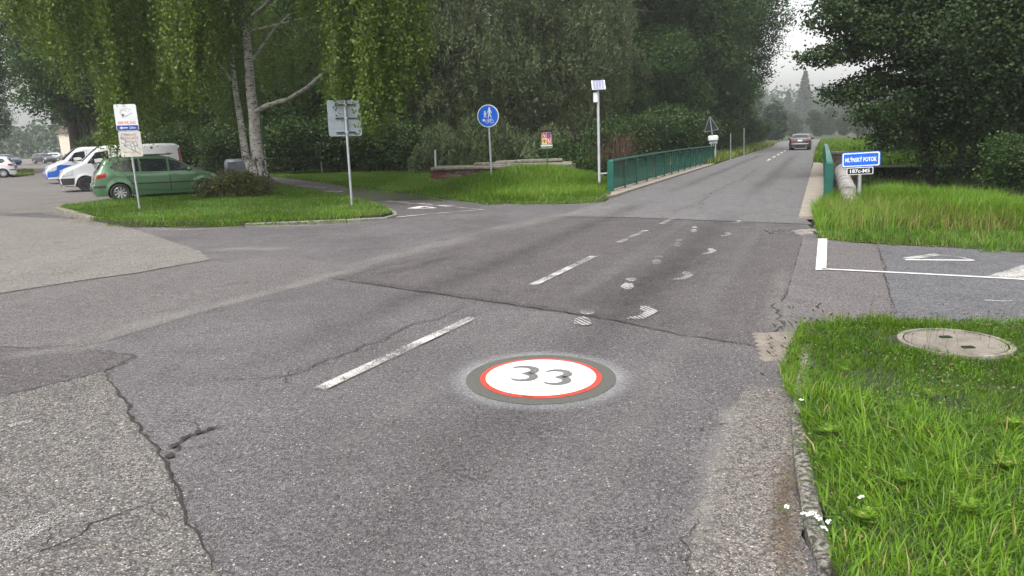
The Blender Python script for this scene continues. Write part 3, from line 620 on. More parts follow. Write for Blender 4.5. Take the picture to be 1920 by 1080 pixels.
# right verge beyond side path
PR = px([(1523, 400), (1530, 440), (1540, 449), (1640, 458), (1760, 464), (1920, 474)]) + [Vector((13, 10.6, 0)), Vector((14, 17, 0))] + px([(1920, 388), (1800, 372), (1660, 362), (1590, 372), (1550, 378)])
lawn('verge', jag(PR, .05, .25), .015)
blades('grass', PR, 1000, .06, .20, .009, 'grass', lambda x, y: np.full_like(x, .02), .8, 1, seed=41, label='dense low grass along the far side of the right path', cat='grass', brown=.05)
back = lambda q, r: (q[:, 1] > 12.3 + (q[:, 0] - 6) * -.15 + r.normal(0, .3, len(q)))
blades('grass', PR, 800, .2, .46, .009, 'grass_tall', lambda x, y: np.full_like(x, .07), 1.0, 2, seed=42, keep=back, label='tall bright green grass below the blue name sign', cat='grass', brown=.03)
PB = px([(1545, 400), (1560, 438), (1700, 438), (1800, 442), (1900, 448), (1920, 430), (1800, 412), (1700, 398), (1600, 385)])
blades('grass', PB, 150, .28, .42, .007, 'grass_brown', lambda x, y: np.full_like(x, .07), .7, 2, seed=43, label='band of reddish brown seeding grass behind the right path', cat='grass')
PK = px([(12, 319), (62, 318), (64, 328), (20, 332)]); lawn('lawn', PK, .06); blades('grass', PK, 60, .08, .2, .04, 'grass', lambda x, y: np.full_like(x, .05), .7, 1, seed=44, label='small grass strip beside the parking lane at far left', cat='grass', brown=.2)
def fringe(pts, wd, dens, h0, h1, bw, seed, label, m='grass'):
    P_ = fractal(px(pts), .12, 3); L = [p + Vector((0, random.uniform(.1, .3), 0)) for p in P_]; F_ = [p + Vector((0, -random.uniform(0, wd), 0)) for p in P_]
    blades('grass', F_ + L[::-1], dens, h0, h1, bw, m, lambda x, y: np.full_like(x, .01), 1.2, 1, seed=seed, label=label, cat='grass', brown=.06)
fringe([(600, 343), (730, 362), (800, 370), (880, 380), (1000, 383), (1080, 382), (1134, 379)], .35, 900, .04, .14, .011, 45, 'ragged grass edge of the verge spilling onto the junction')
fringe([(1530, 446), (1640, 457), (1760, 463), (1920, 473)], .16, 1600, .03, .12, .008, 46, 'ragged grass edge spilling onto the right path')
fringe([(200, 421), (250, 426), (440, 425), (640, 417), (722, 411)], .16, 900, .03, .10, .010, 47, 'ragged grass edge hanging over the island kerb')
# beyond the bridge
PL2 = [S(41, -5.6), S(60, -5.5), S(95, -5.5), S(110, -6), S(110, -10), S(60, -9.5), S(41, -8.5)]
lawn('verge', PL2, .05); blades('grass', PL2, 70, .2, .6, .05, 'grass', lambda x, y: np.full_like(x, .04), .6, 1, seed=51, label='rough grass strip left of the road past the bridge', cat='grass', brown=.3)
PR2 = [S(38, .6), S(44, -.4), S(70, -.4), S(140, -.2), S(140, 6), S(100, 10), S(60, 12), S(42, 9)]
def zr(x, y):
    s = x * .396 + y * .918; o = x * .918 - y * .396; return .03 + 1.5 * np.exp(-(((s - 62) / 9) ** 2 + ((o - 5.5) / 3.4) ** 2))
gx, gy = np.meshgrid(np.linspace(37, 100, 40), np.linspace(-.4, 13, 20)); XX = gx * .396 + gy * .918; YY = gx * .918 - gy * .396
idx = np.arange(gx.size).reshape(gx.shape); Fq = np.stack([idx[:-1, :-1], idx[:-1, 1:], idx[1:, 1:], idx[1:, :-1]], -1).reshape(-1, 4)
tag(link('grass_mound', npmesh('grass_mound2', np.stack([XX, YY, zr(XX, YY) - .02], -1).reshape(-1, 3), Fq, smooth=True), M['turf']), kind='structure')
blades('grass', PR2, 75, .2, .55, .05, 'grass', zr, .6, 1, seed=52, label='grassy bank on the right past the bridge', cat='grass', brown=.06)
PG = [S(35.2, 1.2), S(50, 1), S(50, 16), S(34.8, 22)]; blades('grass_tall' if False else 'grass', PG, 130, .12, .35, .03, 'grass', lambda x, y: terr(x, y) + .02, .6, 1, seed=53, label='sunlit green grass seen under the right alders', cat='grass', brown=.04)
sheet('path', [S(50, -.5), S(53, -.5), S(52, 12), S(49.5, 12)], .06, M['conc_pale'])
# ------------------------------------------------------------------ kerbs, pavers, manhole, grate
def kerbs(pts, w_, h, L, m, gap=.012, label='', z0=-.08, tip=.004, cat='kerb'):
    P_ = [Vector(p) for p in pts]; k = empty('kerb', P_[0], label=label, cat=cat); seg = []
    for a, b in zip(P_, P_[1:]):
        n_ = max(1, round((b - a).length / L))
        for i in range(n_): seg.append((a.lerp(b, i / n_), a.lerp(b, (i + 1) / n_)))
    for a, b in seg:
        c = (a + b) / 2; ln = (b - a).length - gap; ang = math.atan2((b - a).y, (b - a).x); Mt = Matrix.Rotation(ang + random.uniform(-.015, .015), 3, 'Z') @ Matrix.Rotation(random.uniform(-.03, .03), 3, 'X')
        MB().box((c.x, c.y, (z0 + h) / 2 + random.uniform(-tip, tip)), (ln, w_, h - z0), Mt, .012).build('kerb_stone', M[m], k, world=True)
    return k
kerbs(px([(1556, 1082), (1522, 985), (1504, 870), (1498, 790), (1503, 730), (1516, 660), (1522, 632)]), .085, .06, .5, 'lichen', label='crumbling lichen covered concrete kerb along the near right lawn', tip=.012)
kerbs(px([(106, 396), (135, 404), (175, 416)]), .16, .13, 1.0, 'conc_moss', label='curved mossy kerb at the left tip of the birch island')
kerbs(px([(460, 423), (560, 419), (650, 415), (722, 411), (741, 406), (741, 401), (728, 394)]), .09, .05, .9, 'conc', label='pale kerb along the right front of the birch island')
pv = empty('paving_strip', G(1470, 650), label='strip of small pale paving blocks at the road edge by the near lawn', cat='paving')
for i in range(7):
    for j in range(3):
        q = G(1478 - i * 1, 632 + i * 10, 0) + Vector((-.16 + j * .135, 0, 0)) ; q = Vector((2.17 + j * .125 - i * .03, 6.05 - i * .115, 0))
        if random.random() < .1: continue
        MB().box((q.x, q.y, -.01), (.115, .105, .05 + random.uniform(-.006, .006)), Matrix.Rotation(random.uniform(-.05, .05) + .2, 3, 'Z'), .008).build('paving_block', M['lid'], pv, world=True)
pv = empty('paving_strip', G(1508, 437), label='few broken pale paving blocks between drain grate and grass', cat='paving')
for i, (x, y) in enumerate([(1496, 436), (1506, 434), (1503, 440), (1514, 438), (1522, 433), (1538, 426), (1540, 437), (1536, 415)]):
    q = G(x, y); MB().box((q.x, q.y, 0), (.16, .2, .06), Matrix.Rotation(random.uniform(-.3, .3), 3, 'Z'), .012).build('paving_block', M['conc'], pv, world=True)
man = empty('manhole', (mh.x, mh.y, .05), label='round concrete manhole lid set in the near right lawn', cat='manhole cover')
cyl = lambda r0, r1, z0, z1, n=40: MB().add([(r * math.cos(6.2832 * i / n), r * math.sin(6.2832 * i / n), z) for (r, z) in ((r0, z0), (r0, z1), (r1, z1), (r1, z0)) for i in range(n)], [(a * n + i, a * n + (i + 1) % n, ((a + 1) % 4) * n + (i + 1) % n, ((a + 1) % 4) * n + i) for a in range(4) for i in range(n)])
cyl(.365, .405, -.05, .03).build('rim', M['conc_moss'], man)
MB().prism([(.352 * math.cos(6.2832 * i / 40), .352 * math.sin(6.2832 * i / 40)) for i in range(40)], -.05, .028).build('lid', M['lid'], man, smooth=True)
for y in (-.17, .12): MB().box((.0, y, .032), (.09, .05, .012), bev=.004).build('lifting_slot', M['l_bush'], man)
gc = G(1470, 435.5); gr = empty('drain_grate', gc, rz=-.12, label='rectangular iron drain grate at the right road edge before the bridge', cat='drain grate')
MB().box((0, 0, .006), (.5, .44, .012)).build('pit', M['hole'], gr)
fr = MB()
for s_ in (-1, 1): fr.box((s_ * .26, 0, .014), (.04, .5, .03)); fr.box((0, s_ * .23, .014), (.48, .04, .03))
fr.build('frame', M['grate'], gr)
for i in range(5): MB().box((-.2 + i * .1, 0, .017), (.022, .42, .025)).build('bar', M['grate'], gr)
for i in range(2): MB().box((0, -.075 + i * .15, .0165), (.48, .022, .022)).build('cross_bar', M['grate'], gr)
# ------------------------------------------------------------------ bridge
br = empty('bridge', S(31, -3), label='low concrete road bridge with pale ledges over the dark stream', cat='bridge')
MB().prism([S(19.5, -6.1), S(42, -6.1), S(42, .32), S(19.5, .32)], -.55, -.012).build('deck', M['conc'], br, world=True)
for s0 in (22.5, 39.5): MB().prism([S(s0 - .5, -6.1), S(s0 + .5, -6.1), S(s0 + .5, .32), S(s0 - .5, .32)], -2.8, -.56).build('abutment', M['conc_moss'], br, world=True)
MB().prism([S(19.3, -6.12), S(41.8, -6.12), S(41.8, -5.47), S(20.5, -5.47), S(19.3, -5.6)], -.011, .07).build('ledge', M['conc_pale'], br, world=True)
nseg = 7
for i in range(nseg):
    a, b_ = 15.6 + i * 3.8, 15.6 + (i + 1) * 3.8 - .03
    MB().prism([S(a, -.35), S(b_, -.35), S(b_, .30), S(a, .30)], -.011, .05).build('ledge_slab', M['conc_pale'], br, world=True)
def railing(s0, s1, o, n, label, zb, hs):
    """hs: top height as function of s"""
    rl = empty('bridge_railing', S(s0, o, zb), label=label, cat='railing', group='green bridge railings')
    hp = [s0 + (s1 - s0) * i / n for i in range(n + 1)]
    ang = math.atan2(D.y, D.x); Mt = Matrix.Rotation(ang, 3, 'Z')
    for i, s in enumerate(hp):
        big = i == 0 or i == n; h = hs(s)
        MB().box(S(s, o + (0 if big else (.055 if o < -1 else -.055)), zb + h / 2), (.06, .05 if not big else .2, h - .02), Mt, .006).build('post' if not big else 'end_post', M['green_rail'], rl, world=True)
        if not big: MB().box(S(s, o, zb + .008), (.16, .16, .015), Mt).build('foot_plate', M['rust'], rl, world=True)
    for i in range(n):
        a, b_ = hp[i], hp[i + 1]; ha, hb = hs(a), hs(b_); e = .004
        def bar(oo, z_a, z_b, wdt, ht, nm, mt):
            A, B = S(a + e, o + oo, zb + z_a), S(b_ - e, o + oo, zb + z_b); vs = []
            for P_ in (A, B):
                for (u, v) in ((-1, -1), (1, -1), (1, 1), (-1, 1)): vs.append(P_ + NR * (u * wdt / 2) + Vector((0, 0, v * ht / 2)))
            MB().add(vs, [(0, 1, 2, 3), (7, 6, 5, 4), (0, 4, 5, 1), (1, 5, 6, 2), (2, 6, 7, 3), (3, 7, 4, 0)]).build(nm, M[mt], rl, world=True)
        bar(0, ha, hb, .14, .045, 'top_rail', 'green_rail_top'); bar(0, ha - .12, hb - .12, .035, .035, 'middle_rail', 'green_rail'); bar(0, .10, .10, .04, .04, 'bottom_rail', 'green_rail')
        nb = int((b_ - a) / .14)
        for k in range(1, nb):
            t = k / nb; s = a + (b_ - a) * t; h = ha + (hb - ha) * t
            MB().box(S(s, o, zb + (h - .14 + .12) / 2), (.022, .022, h - .26), Mt).build('baluster', M['green_rail'], rl, world=True)
    return rl
def hl(s): return .98
railing(21.6, 44.2, -5.92, 14, 'long dark green steel railing on the left side of the bridge', .07, lambda s: .93 + .05 * math.sin((s - 21) / 23 * math.pi))
railing(19.15, 44.5, .20, 14, 'green steel railing on the right side of the bridge, seen almost end on', .05, lambda s: .92 + .05 * math.sin((s - 19) / 25 * math.pi))
# pipe beside the right railing
pp = empty('pipe', S(18.2, .75, .3), label='thick pale lagged pipe crossing the ditch beside the right railing', cat='pipe')
P0 = G(1574, 384, .1); 
pts = [G(1582, 392, -.15), G(1577, 383, .25), AT(1566, 340, 21.5), AT(1557, 312, 27), AT(1560, 302, 28.2), AT(1568, 300, 28.6)]
mb = MB(); mb.tube([S(17.4, .66, -.4), S(18.2, .66, .05), S(19.5, .66, .24), S(23, .66, .31), S(28, .66, .34), S(29.0, .76, .36), S(29.6, 1.1, .36), S(29.8, 1.7, .34)], .19, 16); mb.build('lagging', M['pipe'], pp, smooth=True, world=True)
for s in (20, 21.5, 23, 24.5, 26, 27.5):
    mb = MB(); mb.tube([S(s, .66, .26 + (s - 19.5) * .01), S(s + .05, .66, .26 + (s - 19.5) * .01)], .2, 16); mb.build('band', M['galv'], pp, world=True)
cb = empty('concrete_box', S(29.5, 2.3), label='square concrete chamber with pale lid behind the blue name sign', cat='chamber')
Mt = Matrix.Rotation(.4, 3, 'Z'); c = AT(1580, 300, 28.5)
MB().box((c.x + .1, c.y, -.2), (.6, .8, 2.0), Mt).build('chamber', M['conc_moss'], cb, world=True); MB().box((c.x + .1, c.y, .85), (.72, .9, .1), Mt, .02).build('lid', M['conc_pale'], cb, world=True)
# ------------------------------------------------------------------ signs
def pole_frame(name, base, top, yaw, label, cat, group=None):
    """Empty whose local Z runs up the pole; the sign faces local -Y"""
    z = (Vector(top) - Vector(base)).normalized(); y = Vector((math.sin(-yaw), math.cos(yaw), 0)); x = y.cross(z).normalized(); y = z.cross(x)
    m = Matrix((x, y, z)).transposed().to_4x4(); m.translation = Vector(base)
    return empty(name, label=label, cat=cat, group=group, mat=m), (Vector(top) - Vector(base)).length
RX = Matrix.Rotation(R(90), 4, 'X')     # local XY drawing -> XZ panel facing -Y
def panel(poly, y0, th): return MB().prism(poly, -y0 - th, -y0, None), RX
def plate(name, poly, y, th, m, parent, **k):
    """poly in (x, z); front face at local y; thickness th going back"""
    mb = MB(); n = len(poly); vs = [(p[0], y, p[1]) for p in poly] + [(p[0], y + th, p[1]) for p in poly]
    mb.add(vs, [tuple(range(n)), tuple(range(n, 2 * n))[::-1]] + [(i, (i + 1) % n, n + (i + 1) % n, n + i) for i in range(n)]); return mb.build(name, M[m], parent, **k)
def text(name, s, cx, cz, y, w_, h, m, parent, bold=0.0, shear=0):
    cu = bpy.data.curves.new(name, 'FONT'); cu.body = s; cu.align_x = 'CENTER'; cu.align_y = 'CENTER'; cu.size = 1; cu.offset = bold; cu.shear = shear; cu.resolution_u = 3
    to = bpy.data.objects.new(name, cu); dg = bpy.context.evaluated_depsgraph_get(); me = bpy.data.meshes.new_from_object(to.evaluated_get(dg) if False else to)
    bpy.data.objects.remove(to); xs = [v.co.x for v in me.vertices]; ys = [v.co.y for v in me.vertices]
    sx = w_ / (max(xs) - min(xs)); sy = h / (max(ys) - min(ys)); mx = (max(xs) + min(xs)) / 2; my = (max(ys) + min(ys)) / 2
    for v in me.vertices: v.co = Vector(((v.co.x - mx) * sx + cx, y, (v.co.y - my) * sy + cz))
    me.materials.clear(); me.name = name; return link(name, me, M[m], parent)
def stroke(pts, wd, y, mb):
    """flat print stroke in XZ"""
    P_ = [Vector((p[0], 0, p[1])) for p in pts]; vs = []; n = len(P_)
    for i, p in enumerate(P_):
        t = (P_[min(i + 1, n - 1)] - P_[max(i - 1, 0)]).normalized(); q = Vector((-t.z, 0, t.x)) * wd / 2; vs += [(p.x + q.x, y, p.z + q.z), (p.x - q.x, y, p.z - q.z)]
    mb.add(vs, [(2 * i, 2 * i + 1, 2 * i + 3, 2 * i + 2) for i in range(n - 1)]); return mb
def yaw_to_cam(p, extra=0): return math.atan2(-p.x, p.y) + extra
def circ(cx, cz, r, n=24): return [(cx + r * math.cos(6.2832 * i / n), cz + r * math.sin(6.2832 * i / n)) for i in range(n)]
def hgt(base, pxx, pyy):
    return AT(pxx, pyy, base.y)
# A: two stacked panels on the island
b0 = G(262, 394, .08); t0 = AT(233, 194, b0.y); eA, LA = pole_frame('advert_sign', b0, t0, yaw_to_cam(b0, -.12), 'leaning pole with two stacked white advert panels in front of the green car', 'sign')
MB().tube([(0, .04, -.2), (0, .04, LA - .1)], .03, 12).build('pole', M['galv'], eA, smooth=True)
u = LA / 3.25; zt = LA - .02
w1, h1 = .68, .88
c1 = zt - h1 / 2; o1 = plate('panel', rrect(w1, h1, .06, cx=0, cy=c1), -.012, .02, 'wh', eA)
plate('border', rrect(w1, h1, .06, cx=0, cy=c1), .009, .006, 'galv', o1)
plate('blue_band', rrect(w1 - .03, .17, .03, cx=0, cy=c1 - h1 / 2 + .10), -.015, .003, 'blue_dark', o1)
plate('arrow', [(-.26, c1 - h1 / 2 + .10), (-.16, c1 - h1 / 2 + .15), (-.17, c1 - h1 / 2 + .115), (.0, c1 - h1 / 2 + .115), (.0, c1 - h1 / 2 + .085), (-.17, c1 - h1 / 2 + .085), (-.16, c1 - h1 / 2 + .05)], -.018, .002, 'wh', o1)
text('lettering', '200m', .15, c1 - h1 / 2 + .10, -.0165, .2, .07, 'wh', o1, .01)
text('lettering', 'SERVIS 3xD', 0, c1 - .17, -.0145, .56, .09, 'redprint', o1, .015)
mb = MB()
for k in range(2): stroke([(-.06 + .10 * math.cos(q) * (1.1 - .3 * k), c1 + .16 + .13 * math.sin(q) * (1 - .4 * k)) for q in np.linspace(.5, 5.6, 16)], .010, -.0145, mb)
stroke([(-.02, c1 + .02), (.08, c1 + .08), (.20, c1 + .15)], .012, -.0145, mb); stroke([(.02, c1 + .28), (.1, c1 + .31), (.16, c1 + .24), (.08, c1 + .2)], .009, -.0145, mb)
stroke([(-.1, c1 + .1), (-.14, c1 + .0), (-.04, c1 - .02)], .012, -.0145, mb); mb.build('drawing', M['scrawl'], o1)
plate('black_mark', rrect(.05, .09, .01, cx=-.09, cy=c1 + .08), -.0145, .001, 'black', o1)
h2 = .86; c2 = c1 - h1 / 2 - h2 / 2 - .015; o2 = plate('panel', rrect(w1, h2, .06, cx=0.02, cy=c2), -.012, .02, 'wh_dirty', eA)
plate('border', rrect(w1, h2, .06, cx=.02, cy=c2), .009, .006, 'galv', o2)
text('lettering', 'ZDRAVÍ', .02, c2 + .32, -.0145, .38, .09, 'mauve', o2, .01); text('lettering', 'RELAXACE', .02, c2 + .2, -.0145, .52, .09, 'mauve', o2, .01)
text('lettering', 'CVIČENÍ', .02, c2 + .09, -.0145, .34, .08, 'mauve', o2, .01); text('lettering', 'MASÁŽE', .02, c2 - .26, -.0145, .5, .09, 'ochre', o2, .01)
mb = MB()
stroke([(-.05, c2 + .33), (-.2, c2 + .36), (-.26, c2 + .2), (-.1, c2 + .12), (-.16, c2 + 0), (-.28, c2 + .06)], .022, -.017, mb)
stroke([(-.2, c2 - .03), (-.02, c2 - .16), (.28, c2 - .34)], .016, -.0172, mb); stroke([(-.2, c2 - .03), (-.02, c2 - .03)], .02, -.0174, mb)
stroke([(.0, c2 + .03), (.02, c2 - .1), (.08, c2 - .22)], .02, -.0176, mb); stroke([(.1, c2 + .06), (.14, c2 - .08), (.12, c2 - .26)], .02, -.0178, mb); stroke([(.22, c2 + .08), (.2, c2 - .1), (.3, c2 - .2)], .02, -.018, mb)
stroke([(.06, c2 - .08), (.26, c2 - .04)], .018, -.0182, mb); mb.build('graffiti', M['scrawl'], o2)
# B: back of a square sign
b0 = G(660, 386, .08); t0 = AT(646, 190, b0.y); eB, LB = pole_frame('road_sign', b0, t0, yaw_to_cam(b0, .05), 'grey back of a square traffic sign on a pole beside the birch', 'sign')
MB().tube([(0, 0, -.2), (0, 0, LB)], .034, 12).build('pole', M['galv'], eB, smooth=True)
wB, hB = .98, 1.06; cB = LB - hB / 2 + .03
o = plate('panel', rrect(wB, hB, .07, cx=-.03, cy=cB), .06, .02, 'sign_back', eB)
for dz in (.4, 0, -.42): plate('channel', [(-.30, cB + dz - .02), (.28, cB + dz - .02), (.28, cB + dz + .02), (-.30, cB + dz + .02)], .036, .022, 'darkmetal', eB)
for dz in (.4, 0, -.42): plate('clamp', rrect(.1, .05, .01, cx=0, cy=cB + dz), -.04, .07, 'galv', eB)
mb = MB(); rd = random.Random(4)
for (x0, z0, m_) in ((-.4, cB - .3, 0), (.08, cB - .25, 0)):
    for k in range(5): stroke([(x0 + k * .06 + rd.uniform(-.02, .02), z0 + rd.uniform(-.05, .05)) for _ in range(4)], .007, .0585 - k * .0003, mb)
mb.build('graffiti', M['scrawl'], o)
text('graffiti', 'VOSENY', -.17, cB - hB / 2 + .06, .0585, .3, .05, 'black', o, .02); text('graffiti', 'KO8', .3, cB - hB / 2 + .06, .0585, .18, .05, 'black', o, .02)
plate('rim', rrect(wB + .015, hB + .015, .075, cx=-.03, cy=cB), .081, .006, 'galv', o)
# C: round blue sign
b0 = G(922, 349, .1); t0 = AT(914, 196, b0.y); eC, LC = pole_frame('shared_path_sign', b0, t0, yaw_to_cam(b0, -.25), 'round blue sign with white walkers and bicycle on a leaning pole', 'sign')
MB().tube([(0, .05, -.2), (0, .05, LC - .2)], .04, 12).build('pole', M['galv'], eC, smooth=True)
rC = .46; zc = LC - rC; o = plate('disc', circ(0, zc, rC, 40), -.01, .03, 'wh', eC)
plate('blue_face', circ(0, zc, rC - .035, 40), -.014, .003, 'blue', o)
def fig(cx, cz, s, mb):
    mb.add([(cx + x * s, -.017, cz + z * s) for x, z in circ(0, .88, .1, 12)], [tuple(range(12))])
    for pts, wd in (([(0, .78), (0, .42)], .2), ([(-.02, .45), (-.1, .2), (-.14, 0)], .09), ([(.03, .45), (.06, .2), (.18, 0)], .09), ([(-.06, .74), (-.2, .5), (-.22, .4)], .06), ([(.06, .74), (.18, .55), (.2, .4)], .06)):
        stroke([(cx + x * s, cz + z * s) for x, z in pts], wd * s, -.017, mb)
mb = MB(); fig(.07, zc - .06, .42, mb); mb.build('walker_symbol', M['wh'], o); mb = MB(); fig(-.12, zc - .06, .28, mb); mb.build('child_symbol', M['wh'], o)
mb = MB()
for cx in (-.05, .15): stroke([(cx + .07 * math.cos(q), zc - .22 + .07 * math.sin(q)) for q in np.linspace(0, 6.29, 18)], .015, -.017, mb)
for pts in ([(-.05, -.22), (.03, -.14), (.11, -.14), (.15, -.22)], [(.03, -.14), (.05, -.22), (-.05, -.22)], [(.05, -.22), (.11, -.14), (.12, -.1), (.16, -.1)], [(.03, -.14), (.02, -.1), (-.01, -.1)]): stroke([(x, zc + z) for x, z in pts], .014, -.0172, mb)
mb.add([(x, -.0174, z) for x, z in circ(-.19, zc - .16, .05, 14)], [tuple(range(14))]); mb.build('bicycle_symbol', M['wh'], o)
# D: little roofed board with coat of arms
b0 = G(1027, 332, .3); t0 = AT(1024, 240, b0.y); eD, LD = pole_frame('emblem_board', b0, t0, yaw_to_cam(b0, 0), 'small roofed green board with a quartered coat of arms on a post', 'sign')
MB().tube([(0, .03, -.4), (0, .03, LD - .1)], .03, 8).build('post', M['wood_green'], eD)
wd_, hd = .52, .78; cz = LD - .1 - hd / 2
o = plate('board', rrect(wd_, hd, .01, 1, 0, cz), -.01, .04, 'wood_green', eD)
MB().add([(-.34, -.14, LD - .13), (0, -.14, LD + .03), (.34, -.14, LD - .13), (-.34, .16, LD - .13), (0, .16, LD + .03), (.34, .16, LD - .13), (0, -.14, LD - .03), (0, .16, LD - .03)], [(0, 1, 4, 3), (1, 2, 5, 4), (0, 3, 7, 6), (6, 7, 5, 2), (0, 6, 2, 1), (3, 4, 5, 7)]).build('roof', M['wood_brown'], eD)
q = .165; zq = cz + .06
em = plate('shield', rrect(.40, .50, .03, 3, 0, zq), -.014, .003, 'wh', o)
for (sx, sz, m_) in ((-1, 1, 'redprint'), (1, 1, 'blue_dark'), (-1, -1, 'yellow'), (1, -1, 'redprint')):
    plate('quarter', rrect(.18, .225, .015, 2, sx * .095, zq + sz * .118), -.017, .002, m_, em)
def beast(cx, cz, s, mb, y=-.0195, spread=False):
    if spread:
        for pts, wd in (([(0, .9), (0, -.8)], .4), ([(0, .3), (-.5, .6), (-.9, .1), (-.8, -.6)], .28), ([(0, .3), (.5, .6), (.9, .1), (.8, -.6)], .28), ([(0, -.4), (-.4, -.9)], .15), ([(0, -.4), (.4, -.9)], .15)): stroke([(cx + x * s, cz + z * s) for x, z in pts], wd * s, y, mb)
    else:
        for pts, wd in (([(-.1, .9), (-.2, .4), (.1, -.1), (.2, -.5)], .45), ([(-.2, .5), (-.8, .7)], .16), ([(-.1, .2), (-.7, .1)], .16), ([(.1, -.4), (-.3, -.9)], .2), ([(.2, -.4), (.5, -.9)], .2), ([(.2, -.2), (.8, 0), (.6, .6), (.9, .9)], .12)): stroke([(cx + x * s, cz + z * s) for x, z in pts], wd * s, y, mb)
mb = MB(); beast(-.095, zq + .118, .085, mb); beast(.095, zq - .118, .085, mb); mb.build('lion_figure', M['wh'], em)
mb = MB(); beast(-.095, zq - .118, .085, mb, spread=True); mb.build('eagle_figure', M['black'], em)
mb = MB(); beast(.095, zq + .118, .085, mb, spread=True); mb.build('eagle_figure', M['redprint'], em)
plate('caption_strip', rrect(wd_ - .02, .05, .01, 1, 0, cz - .24), -.0145, .002, 'wh', o); text('lettering', 'PŘÍRODNÍ PAMÁTKA', 0, cz - .32, -.0125, .44, .045, 'wh', o)
# E: solar pole
b0 = G(1124, 360, -.1); t0 = AT(1121, 166, b0.y); eE, LE = pole_frame('solar_pole', b0, t0, yaw_to_cam(b0, .1), 'tall galvanised pole with tilted solar panel and white box by the railing', 'pole')
MB().tube([(0, 0, -1.5), (0, 0, LE)], .045, 14).build('pole', M['galv_pale'], eE, smooth=True)
Mt = Matrix.Rotation(R(50), 3, 'X') @ Matrix.Rotation(0, 3, 'Z')
sp_ = MB().box((0.02, -.02, LE + .12), (.50, .46, .035), Mt @ Matrix.Rotation(R(0), 3, 'X'), .004).build('solar_panel', M['wh'], eE)
for i in range(4):
    for j in range(6):
        c = Vector((.02, -.02, LE + .12)) + (Mt @ Vector((-.16 + i * .107, -.185 + j * .074, .0205))) if False else Vector((.02, -.02, LE + .12)) + (Matrix.Rotation(R(50), 3, 'X') @ Vector((-.16 + i * .107, -.185 + j * .074, .0205)))
        MB().box(c, (.1, .067, .004), Mt).build('solar_cell', M['pv'], sp_)
for o_ in kids[eE.name][-1:]: pass
MB().box((-.10, -.02, LE - .32), (.16, .14, .36), None, .012).build('control_box', M['wh'], eE)
for dz in (-.2, -.42): MB().box((-.01, 0, LE + dz), (.1, .1, .02)).build('clamp', M['galv'], eE)
MB().box((.2, .02, .62), (.36, .04, .04)).build('bracket', M['galv_pale'], eE)
# F: stream name sign
b0 = G(1611, 377, .08); t0 = AT(1613, 286, b0.y); eF, LF = pole_frame('name_sign', b0, t0, yaw_to_cam(b0, .06), 'blue stream name board MLÝNSKÝ POTOK with black number plate on a short pole', 'sign')
MB().tube([(0, .03, -.2), (0, .03, LF - .02)], .042, 14).build('pole', M['galv'], eF, smooth=True)
k = 1.0; wF = .98; hF = .42; zf_ = LF - hF / 2 + .02; RF = Matrix.Rotation(R(3.2), 4, 'Y')
o = plate('name_board', rrect(wF, hF, .05, cx=.02, cy=zf_), -.012, .02, 'blue', eF)
plate('white_frame', rrect(wF - .04, hF - .04, .045, cx=.02, cy=zf_), -.015, .002, 'wh', o); plate('blue_field', rrect(wF - .10, hF - .10, .03, cx=.02, cy=zf_), -.018, .002, 'blue', o)
text('lettering', 'MLÝNSKÝ POTOK', .02, zf_ + .01, -.0205, .80, .155, 'wh', o, .028)
hN = .20; zn_ = zf_ - hF / 2 - hN / 2 - .012; o = plate('number_plate', rrect(.68, hN, .03, cx=.0, cy=zn_), -.012, .02, 'wh', eF)
plate('black_field', rrect(.64, hN - .035, .02, cx=0, cy=zn_), -.015, .002, 'black', o); text('lettering', '187c-M5', 0, zn_, -.0175, .5, .105, 'wh', o, .02)
# G: far triangle sign and white boxes behind the left railing
b0 = G(1342, 303, 0); t0 = AT(1331, 219, b0.y); eG, LG = pole_frame('warning_sign', b0, t0, yaw_to_cam(b0, .5), 'dark back of a triangular warning sign beyond the left railing', 'sign')
MB().tube([(0, 0, -.5), (0, 0, LG)], .035, 8).build('pole', M['galv'], eG)
plate('triangle', [(-.48, LG - .85), (.48, LG - .85), (.04, LG), (-.04, LG)], .03, .02, 'darkmetal', eG)
mb = MB()
for a_, b_ in (((-.48, LG - .85), (.48, LG - .85)), ((.48, LG - .85), (.04, LG)), ((-.04, LG), (-.48, LG - .85))): stroke([a_, b_], .03, .027, mb)
mb.build('rim', M['galv'], eG)
b0 = G(1338, 303, 0); t0 = AT(1337, 254, b0.y); eH, LH = pole_frame('mailbox', b0, t0, yaw_to_cam(b0), 'white rounded box on two posts at the far end of the left railing', 'box')
for x in (-.12, .14): MB().tube([(x, 0, -.1), (x, 0, LH - .2)], .03, 8).build('post', M['galv_pale'], eH)
MB().box((0, 0, LH - .17), (.62, .35, .34), None, .07).build('box', M['wh'], eH); MB().box((0, -.02, LH - .42), (.5, .03, .14), None, .01).build('plate', M['wh'], eH)
for (x, y0, y1, lab) in ((1370, 300, 250, 'thin dark post in the shade past the left railing'), (1395, 293, 240, 'slim pale post in the grass past the left railing')):
    b_ = G(x, y0); o = MB().tube([b_ + Vector((0, 0, -.2)), AT(x, y1, b_.y)], .035, 6).build('post', M['galv'], None, label=lab, cat='post')
b_ = AT(1610, 262, 75); MB().tube([(b_.x, b_.y, -.2), AT(1610, 208, 75)], .13, 8).build('utility_pole', M['bark'], None, label='dark wooden utility pole on the misty bank beyond the bridge', cat='pole')
b_ = G(817, 335, .0); MB().tube([b_, AT(816, 281, b_.y)], .045, 10).build('pipe_post', M['galv_pale'], None, label='short pale pipe standing at the left end of the concrete slab', cat='post', smooth=True)
